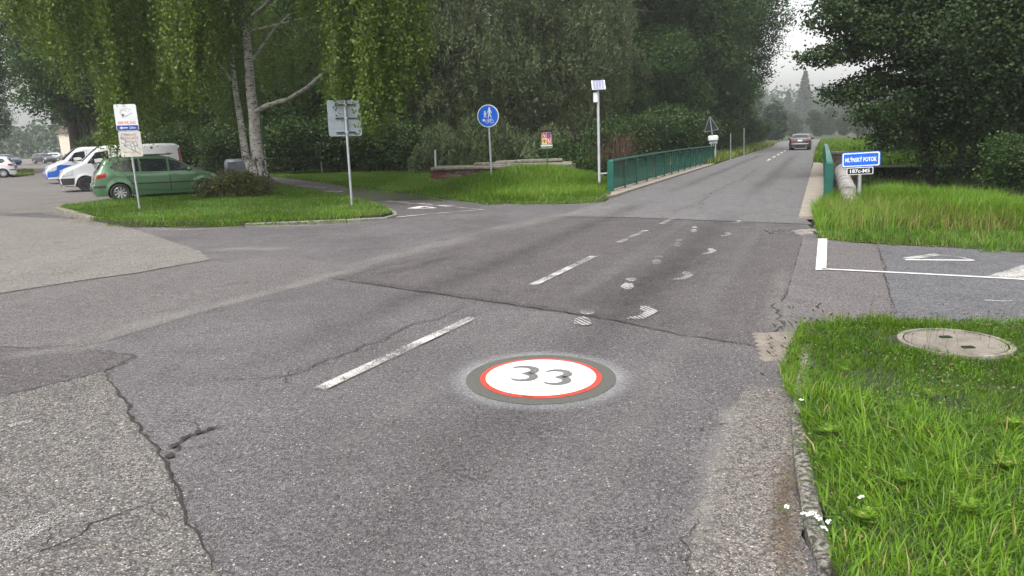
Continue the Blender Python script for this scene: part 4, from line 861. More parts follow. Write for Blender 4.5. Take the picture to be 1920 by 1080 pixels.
def shrink(e, k, z0):
    st_ = list(kids.get(e.name, []))
    while st_:
        o = st_.pop(); st_ += kids.get(o.name, [])
        if o.name.split('.')[0] in ('pole', 'post', 'bracket'): continue
        for v in o.data.vertices: v.co.x *= k; v.co.z = z0 + (v.co.z - z0) * k
for e_, k_, z_ in ((eA, .80, LA - .02), (eB, .87, LB), (eC, .85, LC), (eD, .88, LD), (eE, .88, LE), (eF, .83, LF)): shrink(e_, k_, z_)
# ------------------------------------------------------------------ ruined slab of brick and concrete
cL = G(806, 347); cR = G(880, 352); cR2 = G(1062, 338)
ru = empty('brick_ruin', cL, label='low ruined brick and concrete foundation slab in the verge', cat='ruin')
A_, B_, C_ = cL, G(886, 350), Vector((G(1050, 336).x, G(1050, 336).y, 0))
dl = (C_ - A_).normalized(); dn = Vector((-dl.y, dl.x, 0)); wR = 4.2; LL = 6.6
ux = Vector((.93, -.10, 0)).normalized(); uy = Vector((.28, .96, 0)).normalized(); A_ = G(806, 348)
def Q(a, b, z=0): return A_ + ux * a + uy * b + Vector((0, 0, z))
MB().prism([Q(.04, .06), Q(2.1, .06), Q(5.0, 1.2), Q(5.0, 4.4), Q(.04, 4.4)], -.1, .60).build('core', M['mortar'], ru, world=True)
for r in range(8):
    for i in range(9):
        x = i * .26 + (r % 2) * .13; z = .05 + r * .074
        if x > 1.35 and random.random() < .75 or random.random() < .1: continue
        c = Q(x + .12, .03 + random.uniform(-.02, .035), z + .03); MB().box(c, (.235, .11, .062), Matrix.Rotation(math.atan2(ux.y, ux.x) + random.uniform(-.05, .05), 3, 'Z'), .006).build('brick', M['brick'] if random.random() < .62 else M['conc_moss'], ru, world=True)
for (a, b, w_, d_, z, mt) in ((1.9, .9, 4.0, 2.0, .65, 'conc_moss'), (3.6, 2.2, 3.3, 2.6, .68, 'conc'), (2.6, 2.9, 1.5, 1.0, .78, 'conc'), (3.7, 2.9, 2.0, 1.2, .80, 'conc_moss'), (2.0, 1.6, 1.3, .8, .75, 'conc_moss')):
    MB().box(Q(a, b, z), (w_, d_, .1), Matrix.Rotation(math.atan2(ux.y, ux.x) + random.uniform(-.04, .04), 3, 'Z') @ Matrix.Rotation(random.uniform(-.01, .01), 3, 'Y'), .02).build('slab', M[mt], ru, world=True)
for (a, z, h) in ((1.75, .2, .34), (2.3, .22, .38)): MB().box(Q(a, .02 + a * .02, z), (.5, .2, h), Matrix.Rotation(math.atan2(ux.y, ux.x), 3, 'Z'), .03).build('block', M['conc_moss'], ru, world=True)
blades('grass', [Q(.1, .3), Q(6, 1.5), Q(6, 4.2), Q(.1, 4.2)], 9, .1, .3, .02, 'grass_tall', lambda x, y: np.full_like(x, .69), .7, 1, seed=61, label='sparse grass tufts growing on the ruined slab', cat='grass', brown=.1)
# ------------------------------------------------------------------ vehicles
def interp(pts, x):
    xs = [p[0] for p in pts]; return float(np.interp(x, xs, [p[1] for p in pts]))
class Car:
    """shell lofted from a side silhouette; x forward, y left, z up, origin on the ground under the middle"""
    def __init__(s, prof, W, belt, sill, wheels, Rw, tum, low=.2, endr=.16, wx=.5):
        s.prof = prof; s.W = W; s.belt = belt; s.sill = sill; s.wheels = wheels; s.Rw = Rw; s.tum = tum; s.low = low
        s.x0 = min(p[0] for p in prof); s.x1 = max(p[0] for p in prof); s.xc = (s.x0 + s.x1) / 2; s.hl = (s.x1 - s.x0) / 2; s.endr = endr
    def zs(s, x):
        zz = []
        P_ = s.prof
        for (xa, za), (xb, zb) in zip(P_, P_[1:]):
            if min(xa, xb) - 1e-9 <= x <= max(xa, xb) + 1e-9:
                if abs(xa - xb) < 1e-9: zz += [za, zb]
                else: zz.append(za + (zb - za) * (x - xa) / (xb - xa))
        hi = max(zz); lo = min(zz) if min(zz) < s.belt * .62 and len(zz) > 1 else s.low
        lo = max(lo if len(zz) > 1 and min(zz) < hi - .05 else s.low, s.low)
        for xw in s.wheels:
            d = abs(x - xw); Ra = s.Rw + .045
            if d < Ra: lo = max(lo, s.Rw + math.sqrt(Ra * Ra - d * d))
        return min(lo, hi - .02), hi
    def w(s, x, z):
        e = abs(x - s.xc) / s.hl; w = s.W - s.endr * max(0, (e - .68) / .32) ** 2.2
        if z > s.belt: w -= s.tum * (z - s.belt) + .02 * min(1, (z - s.belt) / .1)
        mid = s.sill + (s.belt - s.sill) * .55
        w -= .07 * (max(0, (mid - z)) / mid) ** 2
        for xw in s.wheels:
            d = math.hypot(x - xw, z - s.Rw); w += .02 * max(0, 1 - abs(d - s.Rw - .05) / .09)
        lo, hi = s.zs(x); d = hi - z; r = .11
        if d < r: w -= (r - math.sqrt(max(0, r * r - (r - max(d, 0)) ** 2))) * .75
        return w
    def shell(s, m, parent, name='body'):
        mb = MB(); xs = sorted(set([round(x, 4) for x in np.linspace(s.x0 + .002, s.x1 - .002, 96)] + [p[0] for p in s.prof if s.x0 < p[0] < s.x1]))
        nz = 18
        for sg in (-1, 1):
            vs = []
            for x in xs:
                lo, hi = s.zs(x)
                for j in range(nz + 1):
                    t = 1 - (1 - j / nz) ** 1.5; z = lo + (hi - lo) * t; vs.append((x, sg * s.w(x, z), z))
            fs = [(i * (nz + 1) + j, (i + 1) * (nz + 1) + j, (i + 1) * (nz + 1) + j + 1, i * (nz + 1) + j + 1) for i in range(len(xs) - 1) for j in range(nz)]
            mb.add(vs, fs)
        # cap strip
        vs = []; ny = 12; n = 0
        for t in np.linspace(0, len(s.prof) - 1, (len(s.prof) - 1) * 6 + 1):
            x, z, w, nx, nz_ = s.cap(t)
            for j in range(ny + 1):
                y = -1 + 2 * j / ny; k = .03 * (1 - y * y); vs.append((x + nx * k, y * w, z + nz_ * k))
            n += 1
        mb.add(vs, [(i * (ny + 1) + j, i * (ny + 1) + j + 1, (i + 1) * (ny + 1) + j + 1, (i + 1) * (ny + 1) + j) for i in range(n - 1) for j in range(ny)])
        o = mb.build(name, m, parent, smooth=True, ang=50); return o
    def cap(s, t):
        i = min(int(t), len(s.prof) - 2); f = t - i; (xa, za), (xb, zb) = s.prof[i], s.prof[i + 1]; x = xa + (xb - xa) * f; z = za + (zb - za) * f
        dx, dz = xb - xa, zb - za; L = math.hypot(dx, dz) + 1e-9
        xx = min(max(x, s.x0 + .003), s.x1 - .003); return x, z, s.w(xx, z), dz / L, -dx / L
    def side(s, name, bot, top, m, parent, off=.004, sg=1, rows=6, cols=10, **k):
        """panel on the flank between polylines bot and top (x ascending)"""
        vs = []; xa0, xa1 = bot[0][0], bot[-1][0]; xb0, xb1 = top[0][0], top[-1][0]
        for i in range(cols + 1):
            t = i / cols; xb = xa0 + (xa1 - xa0) * t; xt = xb0 + (xb1 - xb0) * t; zb = interp(bot, xb); zt = interp(top, xt)
            for j in range(rows + 1):
                u_ = j / rows; x = xb + (xt - xb) * u_; z = zb + (zt - zb) * u_; vs.append((x, sg * (s.w(x, z) + off), z))
        fs = [(i * (rows + 1) + j, (i + 1) * (rows + 1) + j, (i + 1) * (rows + 1) + j + 1, i * (rows + 1) + j + 1) for i in range(cols) for j in range(rows)]
        return MB().add(vs, fs).build(name, m, parent, smooth=True, **k)
    def top(s, name, t0, t1, y0, y1, m, parent, off=.005, y0b=None, y1b=None, **k):
        vs = []; nt_, ny = 8, 10; y0b = y0 if y0b is None else y0b; y1b = y1 if y1b is None else y1b; sgn = s.sgn if hasattr(s, 'sgn') else 1
        for i in range(nt_ + 1):
            f = i / nt_; x, z, w, nx, nz_ = s.cap(t0 + (t1 - t0) * f); a = y0 + (y0b - y0) * f; b = y1 + (y1b - y1) * f
            for j in range(ny + 1):
                y = a + (b - a) * j / ny; kk = .03 * (1 - y * y) + off; vs.append((x + nx * kk, y * w, z + nz_ * kk))
        fs = [(i * (ny + 1) + j, i * (ny + 1) + j + 1, (i + 1) * (ny + 1) + j + 1, (i + 1) * (ny + 1) + j) for i in range(nt_) for j in range(ny)]
        return MB().add(vs, fs).build(name, m, parent, smooth=True, **k)
    def wheelset(s, parent, spokes=9, steel=False):
        R_ = s.Rw
        for xw in s.wheels:
            for sg in (-1, 1):
                Mt = Matrix.Translation((xw, sg * (s.W - .10), R_)) @ Matrix.Scale(-sg, 4, (0, 1, 0)); hw = .105
                o = MB().lathe([(R_ * .62, -hw + .01), (R_ * .85, -hw - .005), (R_ * .97, -hw + .02), (R_, -hw + .05), (R_, hw - .04), (R_ * .9, hw), (R_ * .6, hw)], 32, Mt).build('wheel', M['tyre'], parent, smooth=True)
                r = MB().lathe([(R_ * .64, -hw + .012), (R_ * .60, -hw - .002), (R_ * .58, -hw + .03)], 28, Mt)
                for k in range(spokes):
                    a = 6.2832 * k / spokes; rot = Matrix.Rotation(a, 4, 'Y')
                    vs = [Mt @ (rot @ Vector(v)) for v in ((R_ * .1, -hw + .02, -.018), (R_ * .6, -hw + .012, -.034), (R_ * .6, -hw + .012, .03), (R_ * .1, -hw + .02, .018))]
                    r.add(vs, [(0, 1, 2, 3)])
                r.lathe([(.001, -hw + .008), (R_ * .14, -hw + .012), (R_ * .15, -hw + .03)], 16, Mt); r.build('rim', M['rim'] if not steel else M['plastic'], o, smooth=True, ang=30)
                MB().lathe([(.001, -hw + .05), (R_ * .63, -hw + .05)], 20, Mt).build('brake_disc', M['plastic'], o)
        x0, x1 = s.x0 + .15, s.x1 - .15; mb = MB()
        mb.box(((x0 + x1) / 2, 0, .42), (x1 - x0, 2 * s.W - .46, .36)); 
        mb.build('underbody', M['plastic'], parent)
        for xw in s.wheels:
            for sg in (-1, 1):
                Mt = Matrix.Translation((xw, sg * (s.W - .16), R_)) @ Matrix.Scale(-sg, 4, (0, 1, 0)); MB().lathe([(R_ + .043, -.13), (R_ + .043, .2)], 24, Mt).build('arch_liner', M['plastic'], parent)
def car_at(name, p, heading, label, group=None): return empty(name, p, heading, label, 'car' if name != 'van' else 'van', group)
# hatchback: profile from front bumper bottom over the roof to the rear bumper bottom
hatch = [(2.02, .20), (2.10, .32), (2.13, .50), (2.10, .60), (2.02, .70), (1.75, .84), (1.35, .95), (1.18, 1.00), (.80, 1.24), (.42, 1.42), (.1, 1.49), (-.6, 1.52), (-1.25, 1.49), (-1.55, 1.45), (-1.66, 1.40), (-1.86, 1.10), (-1.96, .98), (-2.03, .80), (-2.02, .66), (-2.10, .60), (-2.12, .45), (-2.05, .24)]
gh = 'parked cars and vans'
def hatchback(name, p, hd, pm, label, detail=True, group=None):
    c = Car(hatch, .87, .93, .3, (-1.32, 1.36), .315, .36, low=.21); e = car_at(name, p, hd, label, group); c.shell(pm, e)
    for sg in (-1, 1):
        lite = [( -1.50, 1.0), (-.62, .985)]; 
        c.side('side_window', [(-1.52, 1.16), (-1.32, 1.02), (-.66, 1.00)], [(-1.42, 1.34), (-.66, 1.43)], M['glass'], e, .006, sg)
        c.side('side_window', [(-.60, 1.00), (.22, .98)], [(-.60, 1.435), (.22, 1.405)], M['glass'], e, .006, sg)
        c.side('side_window', [(.30, .98), (1.02, .985)], [(.30, 1.395), (.62, 1.27), (.98, 1.04)][:2] + [(.99, 1.03)], M['glass'], e, .006, sg)
        if detail:
            for (b_, t_) in (([(-1.0, .80), (-.78, .40), (.26, .32)], [(-1.18, .985), (.26, .965)]), ([(.29, .32), (1.12, .34)], [(.29, .965), (1.15, .955)])):
                dk = c.side('door_gap', [(b_[0][0] - .014, b_[0][1] - .01)] + [(q[0], q[1] - .014) for q in b_[1:-1]] + [(b_[-1][0] + .014, b_[-1][1] - .014)], [(t_[0][0] - .014, t_[0][1]), (t_[-1][0] + .014, t_[-1][1])], M['plastic'], e, .0025, sg)
                d_ = c.side('door', b_, t_, pm, e, .006, sg, 8, 16)
                hx = b_[0][0] + (.12 if b_[0][0] < 0 else .12); hx = -.93 if b_[0][0] < 0 else .42
                MB().box((hx, sg * (c.w(hx, .87) + .02), .87), (.18, .03, .028), None, .008).build('handle', pm, d_)
            c.side('trim_strip', [(-.96, .575), (1.12, .555)], [(-.96, .62), (1.12, .60)], M['plastic'], e, .014, sg, 2, 16)
            c.side('fuel_flap' if sg < 0 else 'panel_mark', [(-1.56, .86), (-1.42, .86)], [(-1.56, .98), (-1.42, .98)], pm, e, .006, sg, 3, 3)
            MB().box((.92, sg * (c.w(.92, 1.0) + .10), 1.03), (.12, .2, .13), None, .04).build('mirror', pm, e, smooth=True)
            MB().box((-.35, sg * .60, 1.545), (1.5, .04, .035), None, .01).build('roof_rail', M['plastic'], e)
        c.side('tail_light', [(-1.99, .80), (-1.70, .84)], [(-1.92, .97), (-1.66, .985)], M['tail'], e, .006, sg)
        c.side('headlight', [(1.72, .66), (2.06, .60)], [(1.62, .80), (2.0, .69)], M['lamp'], e, .006, sg)
        c.side('bumper_strip', [(-2.10, .50), (-1.72, .50)], [(-2.09, .57), (-1.72, .57)], M['plastic'], e, .01, sg, 2, 5)
    c.top('rear_window', 14.25, 14.98, -.84, .84, M['glass'], e); c.top('windscreen', 7.15, 9.0, -.88, .88, M['glass'], e)
    for a_, b_ in ((-.98, -.6), (.6, .98)): c.top('tail_light', 16.1, 17.3, a_, b_, M['tail'], e)
    c.top('number_plate', 17.3, 18.0, -.28, .28, M['wh'], e, .01); c.top('bumper_strip', 19.6, 20.3, -.98, .98, M['plastic'], e, .01)
    c.top('grille', 2.1, 3.0, -.3, .3, M['plastic'], e)
    for k_ in (-.5, .45): 
        if detail: MB().box((k_, 0, 1.575), (.06, 1.25, .03), None, .01).build('roof_bar', M['plastic'], e)
    c.wheelset(e); return e
def place(cx, cy, hd, wheel_x, wheel_y): pass
gw = G(228, 378.5); hd = R(33); ca, sa = math.cos(hd), math.sin(hd)
# rear right wheel touches the ground at gw
loc = Vector((gw.x - (-1.32 * ca - (-.77) * sa), gw.y - (-1.32 * sa + (-.77) * ca), 0))
hatchback('parked_car', loc, hd, M['p_green'], 'sage green hatchback parked beside the grass island', True, gh)
# vans
vanp = [(2.42, .24), (2.50, .40), (2.50, .62), (2.44, .78), (2.30, .95), (1.80, 1.14), (1.62, 1.22), (1.15, 1.66), (.92, 1.84), (.6, 1.93), (-1.6, 1.97), (-2.2, 1.95), (-2.36, 1.88), (-2.42, 1.2), (-2.46, .62), (-2.52, .52), (-2.50, .28)]
def van(name, p, hd, label, low_blue=False, length=1.0):
    c = Car(vanp, .95, 1.18, .35, (-1.55, 1.55), .33, .20, low=.27, endr=.14); e = car_at(name, p, hd, label, gh); c.shell(M['p_white'], e)
    for sg in (-1, 1):
        c.side('side_window', [(.55, 1.20), (1.42, 1.20)], [(.55, 1.72), (1.02, 1.66)], M['glass'], e, .006, sg)
        dk = c.side('door_gap', [(.44, .40), (1.14, .42)], [(.44, 1.78), (1.14, 1.60)], M['plastic'], e, .0025, sg); d_ = c.side('door', [(.455, .41), (1.125, .43)], [(.455, 1.77), (1.125, 1.585)], M['p_white'], e, .0045, sg)
        MB().box((.6, sg * (c.w(.6, 1.08) + .02), 1.08), (.17, .03, .035), None, .01).build('handle', M['plastic'], d_)
        c.side('lower_trim' if not low_blue else 'blue_flank', [(-1.1, .30), (1.1, .30)], [(-1.1, .44 if not low_blue else .98), (1.1, .44 if not low_blue else .98)], M['plastic'] if not low_blue else M['p_blue'], e, .008, sg)
        if low_blue: c.side('blue_nose', [(1.935, .40), (2.485, .36)], [(1.80, 1.04), (2.42, .80)], M['p_blue'], e, .008, sg); c.side('blue_arch', [(1.08, .74), (1.95, .74)], [(1.08, .98), (1.85, 1.02)], M['p_blue'], e, .007, sg)
        else: c.side('bumper', [(2.0, .32), (2.44, .30)], [(1.96, .60), (2.48, .60)], M['plastic'], e, .012, sg)
        c.side('headlight', [(2.02, .74), (2.44, .64)], [(1.96, .98), (2.32, .90)], M['lamp'], e, .012, sg)
        c.side('tail_light', [(-2.40, .85), (-2.28, .85)], [(-2.38, 1.75), (-2.28, 1.75)], M['tail'], e, .01, sg, 6, 3)
        mr = MB().box((1.22, sg * (c.w(1.22, 1.25) + .15), 1.3), (.12, .2, .26), None, .04).build('mirror', M['plastic'], e, smooth=True)
    c.top('windscreen', 6.1, 8.2, -.9, .9, M['glass'], e)
    c.top('front_bumper' if not low_blue else 'blue_front', .1, 1.9 if not low_blue else 3.3, -.98, .98, M['plastic'] if not low_blue else M['p_blue'], e, .009)
    c.top('grille', 2.2, 2.9, -.5, .5, M['plastic'], e, .013); c.top('rear_window', 12.1, 12.7, -.8, .8, M['glass'], e)
    for a_, b_ in ((-.97, -.6), (.6, .97)): c.top('headlight', 2.2, 3.7, a_, b_, M['lamp'], e, .013)
    c.wheelset(e, 6, True); return e
hv = R(33 + 180)
def van_loc(wp, hd, wx, wy):
    ca, sa = math.cos(hd), math.sin(hd); return Vector((wp.x - (wx * ca - wy * sa), wp.y - (wx * sa + wy * ca), 0))
van('van', van_loc(G(164, 359), hv, 1.55, .85), hv, 'white panel van with black bumper parked behind the green hatchback')
van('van', van_loc(G(128, 344), R(38 + 180), 1.55, .85), R(38 + 180), 'white van with bright blue nose and lower sides, farthest of the two vans', True)
hw_ = R(207); hatchback('parked_car', van_loc(G(8, 333), hw_, -1.32, .77), hw_, M['p_white'], 'white hatchback cut off by the left edge of the photo', False, gh)
hatchback('parked_car', Vector((-73, 106, 0)), R(-20), M['p_navy'], 'distant blue hatchback at the far end of the parking lane', False, gh)
hatchback('parked_car', Vector((-72, 113, 0)), R(-30), M['p_grey'], 'distant dark grey car just behind the blue hatchback', False, gh)
hatchback('parked_car', Vector((-86, 137, 0)), R(200), M['p_silver'], 'small silver car farthest away down the parking lane', False, gh)
hatchback('parked_car', Vector((-46, 79, 0)), R(30), M['p_grey'], 'dark car half hidden behind the nose of the blue and white van', False, gh)
# black saloon seen from behind
sal = [(2.32, .20), (2.40, .35), (2.42, .55), (2.34, .68), (2.0, .80), (1.2, .92), (1.0, .96), (.25, 1.38), (-.2, 1.44), (-.75, 1.43), (-1.2, 1.34), (-1.75, 1.10), (-2.2, 1.06), (-2.32, 1.02), (-2.36, .82), (-2.38, .62), (-2.42, .52), (-2.40, .30), (-2.34, .22)]
cp = G(1499, 281.5); hd = math.atan2(D.y, D.x)
cl = Vector((cp.x, cp.y, 0)) + D * 2.3; c = Car(sal, .93, .92, .3, (-1.42, 1.42), .33, .42, low=.2, endr=.16); e = empty('driving_car', cl, hd, 'black saloon driving away on the right lane beyond the bridge', 'car')
c.shell(M['p_black'], e); 
for sg in (-1, 1):
    c.side('side_window', [(-1.1, 1.0), (-.1, .97)], [(-.9, 1.30), (-.1, 1.37)], M['glass'], e, .006, sg); c.side('side_window', [(0, .97), (.85, .96)], [(0, 1.37), (.35, 1.28)], M['glass'], e, .006, sg)
    c.side('tail_light', [(-2.34, .82), (-2.05, .84)], [(-2.28, .98), (-2.05, .97)], M['tail'], e, .008, sg)
    MB().box((.75, sg * (c.w(.75, .98) + .12), 1.0), (.12, .24, .14), None, .04).build('mirror', M['p_black'], e, smooth=True)
    MB().box((-2.40, sg * .55, .29), (.06, .16, .06), None, .01).build('exhaust', M['chrome'], e)
c.top('rear_window', 10.05, 11.0, -.80, .80, M['glass'], e); c.top('windscreen', 6.2, 7.3, -.85, .85, M['glass'], e)
for a_, b_ in ((-.97, -.50), (.50, .97)): c.top('tail_light', 13.15, 13.95, a_, b_, M['tail'], e, .01)
c.top('number_plate', 13.5, 14.1, -.27, .27, M['wh'], e, .012); c.top('lower_bumper', 16.2, 17.6, -.8, .8, M['plastic'], e, .01)
c.wheelset(e, 7)
# ------------------------------------------------------------------ birch
bx = G(498, 361); BB = Vector((bx.x, bx.y, 0)); YB = BB.y
bt = empty('birch_tree', BB, label='large weeping birch with white double trunk on the grass island', cat='tree')
def W3(x, y, Y=YB): return AT(x, y, Y)
mb = MB(); mb.tube([W3(500, 366), W3(496, 350), W3(488, 320), W3(482, 290), W3(478, 250), W3(476, 215), W3(470, 170), W3(466, 110), W3(462, 60), W3(455, 10), W3(452, -60), W3(455, -160), W3(460, -260), W3(462, -380)], [.42, .34, .26, .22, .205, .19, .17, .155, .14, .12, .10, .08, .06, .02], 14)
mb.build('trunk', M['birch'], bt, smooth=True, world=True)
mb = MB(); mb.tube([W3(494, 356, YB + .3), W3(474, 330, YB + .5), W3(460, 290, YB + .8), W3(452, 235, YB + 1), W3(440, 160, YB + 1.3), W3(432, 90, YB + 1.5), W3(410, 20, YB + 1.7), W3(380, -80, YB + 2), W3(360, -200, YB + 2)], [.22, .17, .145, .12, .10, .085, .07, .05, .02], 12)
mb.build('trunk', M['birch'], bt, smooth=True, world=True)
mb = MB(); mb.tube([W3(476, 212), W3(500, 198, YB - .3), W3(540, 186, YB - .6), W3(575, 165, YB - .8), W3(600, 143, YB - 1), W3(628, 118, YB - 1.2), W3(660, 80, YB - 2), W3(700, 30, YB - 3)], [.11, .085, .075, .065, .055, .045, .03, .01], 8)
mb.build('limb', M['birch'], bt, smooth=True, world=True)
# limbs fan out from the trunk well above the frame and carry the hanging strands
rd = random.Random(5); crown_c = Vector((BB.x, BB.y - 1.5, 0))
for (x1, y1, Y1, x0, y0, r) in ((560, 20, 28, 468, 120, .09), (650, -60, 25, 462, 40, .12), (760, -40, 24, 458, 0, .12), (380, -20, 27, 466, 60, .09), (250, -40, 25, 460, 0, .12), (110, -80, 24, 455, -30, .12), (300, 30, 34, 440, 160, .08), (500, -120, 22, 455, -40, .1), (620, -100, 31, 455, -30, .1), (420, -90, 21, 455, -60, .1), (700, 60, 26, 463, 60, .06), (40, -60, 27, 455, -60, .1)):
    a = W3(x0, y0); e = W3(x1, y1, Y1); m_ = a.lerp(e, .5) + Vector((0, 0, .10 * (e - a).length)); m2 = a.lerp(e, .8) + Vector((0, 0, .08 * (e - a).length))
    MB().tube([a, m_, m2, e, e + (e - m2) * .6 + Vector((0, 0, -.5))], [r * .7, r * .42, r * .25, r * .12, r * .03], 7).build('limb', M['birch'], bt, smooth=True, world=True)
# strands: top anchor region, lowest tip
zones = [  # x0, x1, bottom y at x0..x1 (px of the photo), near/far distance, count
    (630, 700, 230, 300, 19.0, 22, 170), (690, 760, 290, 215, 19.5, 23, 190), (750, 810, 215, 150, 20.5, 24, 170), (640, 800, 150, 130, 22, 28, 260),
    (560, 640, 60, 120, 22, 28, 120), (500, 600, 50, 50, 26, 33, 120), (385, 465, 215, 150, 26, 29, 130), (300, 400, 190, 235, 19.5, 23, 190), (355, 392, 235, 215, 19.5, 20.5, 30), (380, 470, 130, 90, 22, 29, 200), (200, 320, 150, 150, 22, 30, 300), (215, 330, 290, 260, 25, 32, 220),
    (60, 200, 130, 150, 21, 28, 260), (20, 60, 90, 120, 21, 24, 50), (100, 250, 220, 250, 26, 32, 160), (190, 245, 350, 340, 20.8, 22.4, 46), (230, 480, 300, 280, 31, 35, 260), (480, 660, 200, 240, 32, 37, 200), (255, 330, 278, 268, 24.5, 27, 50), (60, 760, 20, 20, 19, 24, 420)]
V_ = []; vals = []; tw = MB(); U_ = []
for (xa, xb, ya, yb, Ya, Yb, n_) in zones:
    nc = max(3, n_ // 9); cl_ = [(rd.random(), rd.uniform(Ya, Yb), abs(rd.gauss(0, 55)), rd.random(), rd.uniform(.3, 1)) for _ in range(nc)]
    for i in range(int(n_ * .72)):
        k_ = rd.choice(cl_); t = k_[0] + rd.gauss(0, .035 if xb - xa > 90 else .08); x = xa + (xb - xa) * t; yl = ya + (yb - ya) * t; yl += rd.uniform(-40, 14) - k_[2] - abs(rd.gauss(0, 30)); Yd = k_[1] + rd.gauss(0, .35)
        e = W3(x, yl, Yd); L = rd.uniform(1.6, 4.4) * (.6 + .4 * k_[4]); top = e.z + L; ph = rd.uniform(0, 6.28); sw = rd.uniform(.02, .22); out = rd.uniform(.0, .5); q = rd.uniform(0, 6.28); cv = min(1, k_[3] * .75 + rd.random() * .3)
        npt = int(L / .034)
        if rd.random() < .35: tw.tube([Vector((e.x + out * math.cos(q) * -((1 - s) ** 2) + sw * math.sin(ph + s * 4) * .4, e.y + out * math.sin(q) * -((1 - s) ** 2), e.z + L * s)) for s in (0, .33, .66, 1)], [.003, .005, .007, .009], 3, False)
        s = np.linspace(0, 1, npt); bxx = e.x - out * math.cos(q) * (1 - s) ** 2 + sw * np.sin(ph + s * 4) * .4; byy = e.y - out * math.sin(q) * (1 - s) ** 2; bz = e.z + L * s
        cc = np.stack([bxx, byy, bz], -1) + rng.normal(0, .032, (npt, 3)) * (1 + s[:, None] * 1.6); V_.append(cc); vals.append(np.clip(cv * .55 + rng.uniform(0, .4, npt), 0, .95) + (rng.uniform(0, 1, npt) < .03) * .1)
        if L > 2:   # side twigs
            m_ = npt // 3; cc = cc[rng.integers(0, npt, m_)] + np.stack([rng.normal(0, .14, m_), rng.normal(0, .14, m_), -rng.uniform(0, .45, m_)], -1); V_.append(cc); vals.append(np.clip(cv * .55 + rng.uniform(0, .4, m_), 0, .95))
V_ = np.concatenate(V_); vals = np.clip(np.concatenate(vals), 0, 1)
me = leaf_cloud('foliage', V_ - np.array(BB), vals, .088, .74, .8); link('foliage', me, M['l_birch'], bt)
tw.build('hanging_twigs', M['twig'], bt, world=True)
# upper crown, above the frame, so the tree is whole
cm = crown_mesh('upper', [(0, -.5, 12.5, 6, 6, 3.2), (0, 0, 15, 4.5, 4.5, 3), (.3, 0, 18, 2.6, 2.6, 2.5), (-4.5, -3, 10.8, 4, 4, 2), (4.5, -3, 10.6, 4, 4, 2), (0, 4, 11, 4.5, 4, 2.2)], 30000, .16, clump=.5, hang=1.8); link('upper_crown', cm, M['l_birch'], bt)
print('birch leaves', len(V_))
# ------------------------------------------------------------------ background tree kinds
P_lime = make_proto('lime', lob(16, 5.6, 3.4, 14.5, 2.2, 3), 46000, .19, 'l_lime', 13, .32, 3, clump=.42, shell=.8, nper=30)
P_lime2 = make_proto('lime_b', lob(17, 5.8, 3.0, 15, 2.2, 8), 46000, .19, 'l_dark', 14, .34, 8, clump=.42, shell=.8, nper=30)
P_lane = make_proto('lane_lime', lob(15, 5.6, 5.4, 15, 2.2, 5), 42000, .2, 'l_dark', 14, .34, 5, clump=.42, shell=.8, nper=30)
P_dark = make_proto('ash', lob(24, 6.4, 3.2, 17, 2.0, 14), 70000, .20, 'l_dark', 16, .38, 14, clump=.42, shell=.8, nper=34, aspect=.5)
P_will = make_proto('willow', lob(20, 5.0, 3.0, 15, 1.8, 21, 1.0), 76000, .24, 'l_willow', 14, .4, 21, clump=.6, nper=40, shell=.85, aspect=.17, droop=1.0, hang=1.7)
P_bush = make_proto('bush', lob(5, 1.5, .9, 2.4, 1.1, 31), 13000, .13, 'l_bush', 2.4, .06, 31, clump=.28, nper=22)
P_wbush = make_proto('willow_bush', lob(9, 2.0, .7, 2.7, .95, 25, .9), 20000, .22, 'l_willow', 2.6, .07, 25, clump=.3, nper=30, shell=.7, aspect=.16, droop=1.0, hang=.9)
P_alder = make_proto('alder', lob(14, 3.8, 4.0, 12, 1.6, 43, .7), 56000, .112, 'l_alder', 12, .17, 43, clump=.42, nper=30, aspect=.8, flat=.45)
P_alder2 = make_proto('alder_b', lob(13, 3.7, 3.5, 11.5, 1.65, 47, .7), 54000, .115, 'l_alder', 11, .15, 47, clump=.42, nper=30, aspect=.8, flat=.45)
def T(name, x, Y, proto, rz, s, label, cat='tree', group=None, z=0, sxy=None):
    p = Vector(((x - 960) / F * Y * .98, Y, 0)); h = float(terr(np.array(p.x), np.array(p.y))); return tree(name, Vector((p.x, p.y, h)), rz, proto, label, cat, group, (sxy or s, sxy or s, s))
gl = 'dark trees around the parking lot'
for (x, Y, pr, rz, s, lab) in ((150, 52, P_lane, .3, 1.0, 'dense dark lime tree left of the vans, right of the lane gap'), (215, 58, P_lane, 1.9, 1.0, 'dark tree behind the two vans'), (300, 50, P_lime, 3.0, .95, 'dark leafy tree directly behind the white advert panels'), (395, 47, P_lime2, 4.4, .95, 'dark tree behind the left half of the birch'),
                               (-25, 70, P_lane, 1.0, .8, 'mid green tree at the left edge of the photo'), (-10, 100, P_lane, 2.2, .9, 'hazy tree left of the far end of the lane'), (-70, 60, P_lane, 5.2, 1.0, 'tree just outside the left edge, its twigs entering the photo'), (165, 84, P_lane, 4.0, .85, 'shaded tree on the right side of the far parking lane'), (175, 70, P_lane, 5.0, 1.0, 'broad dark tree filling the gap above the vans')):
    T('lime_tree', x, Y, pr, rz, s, lab, group=gl)
gb = 'dark trees behind the bicycle path'
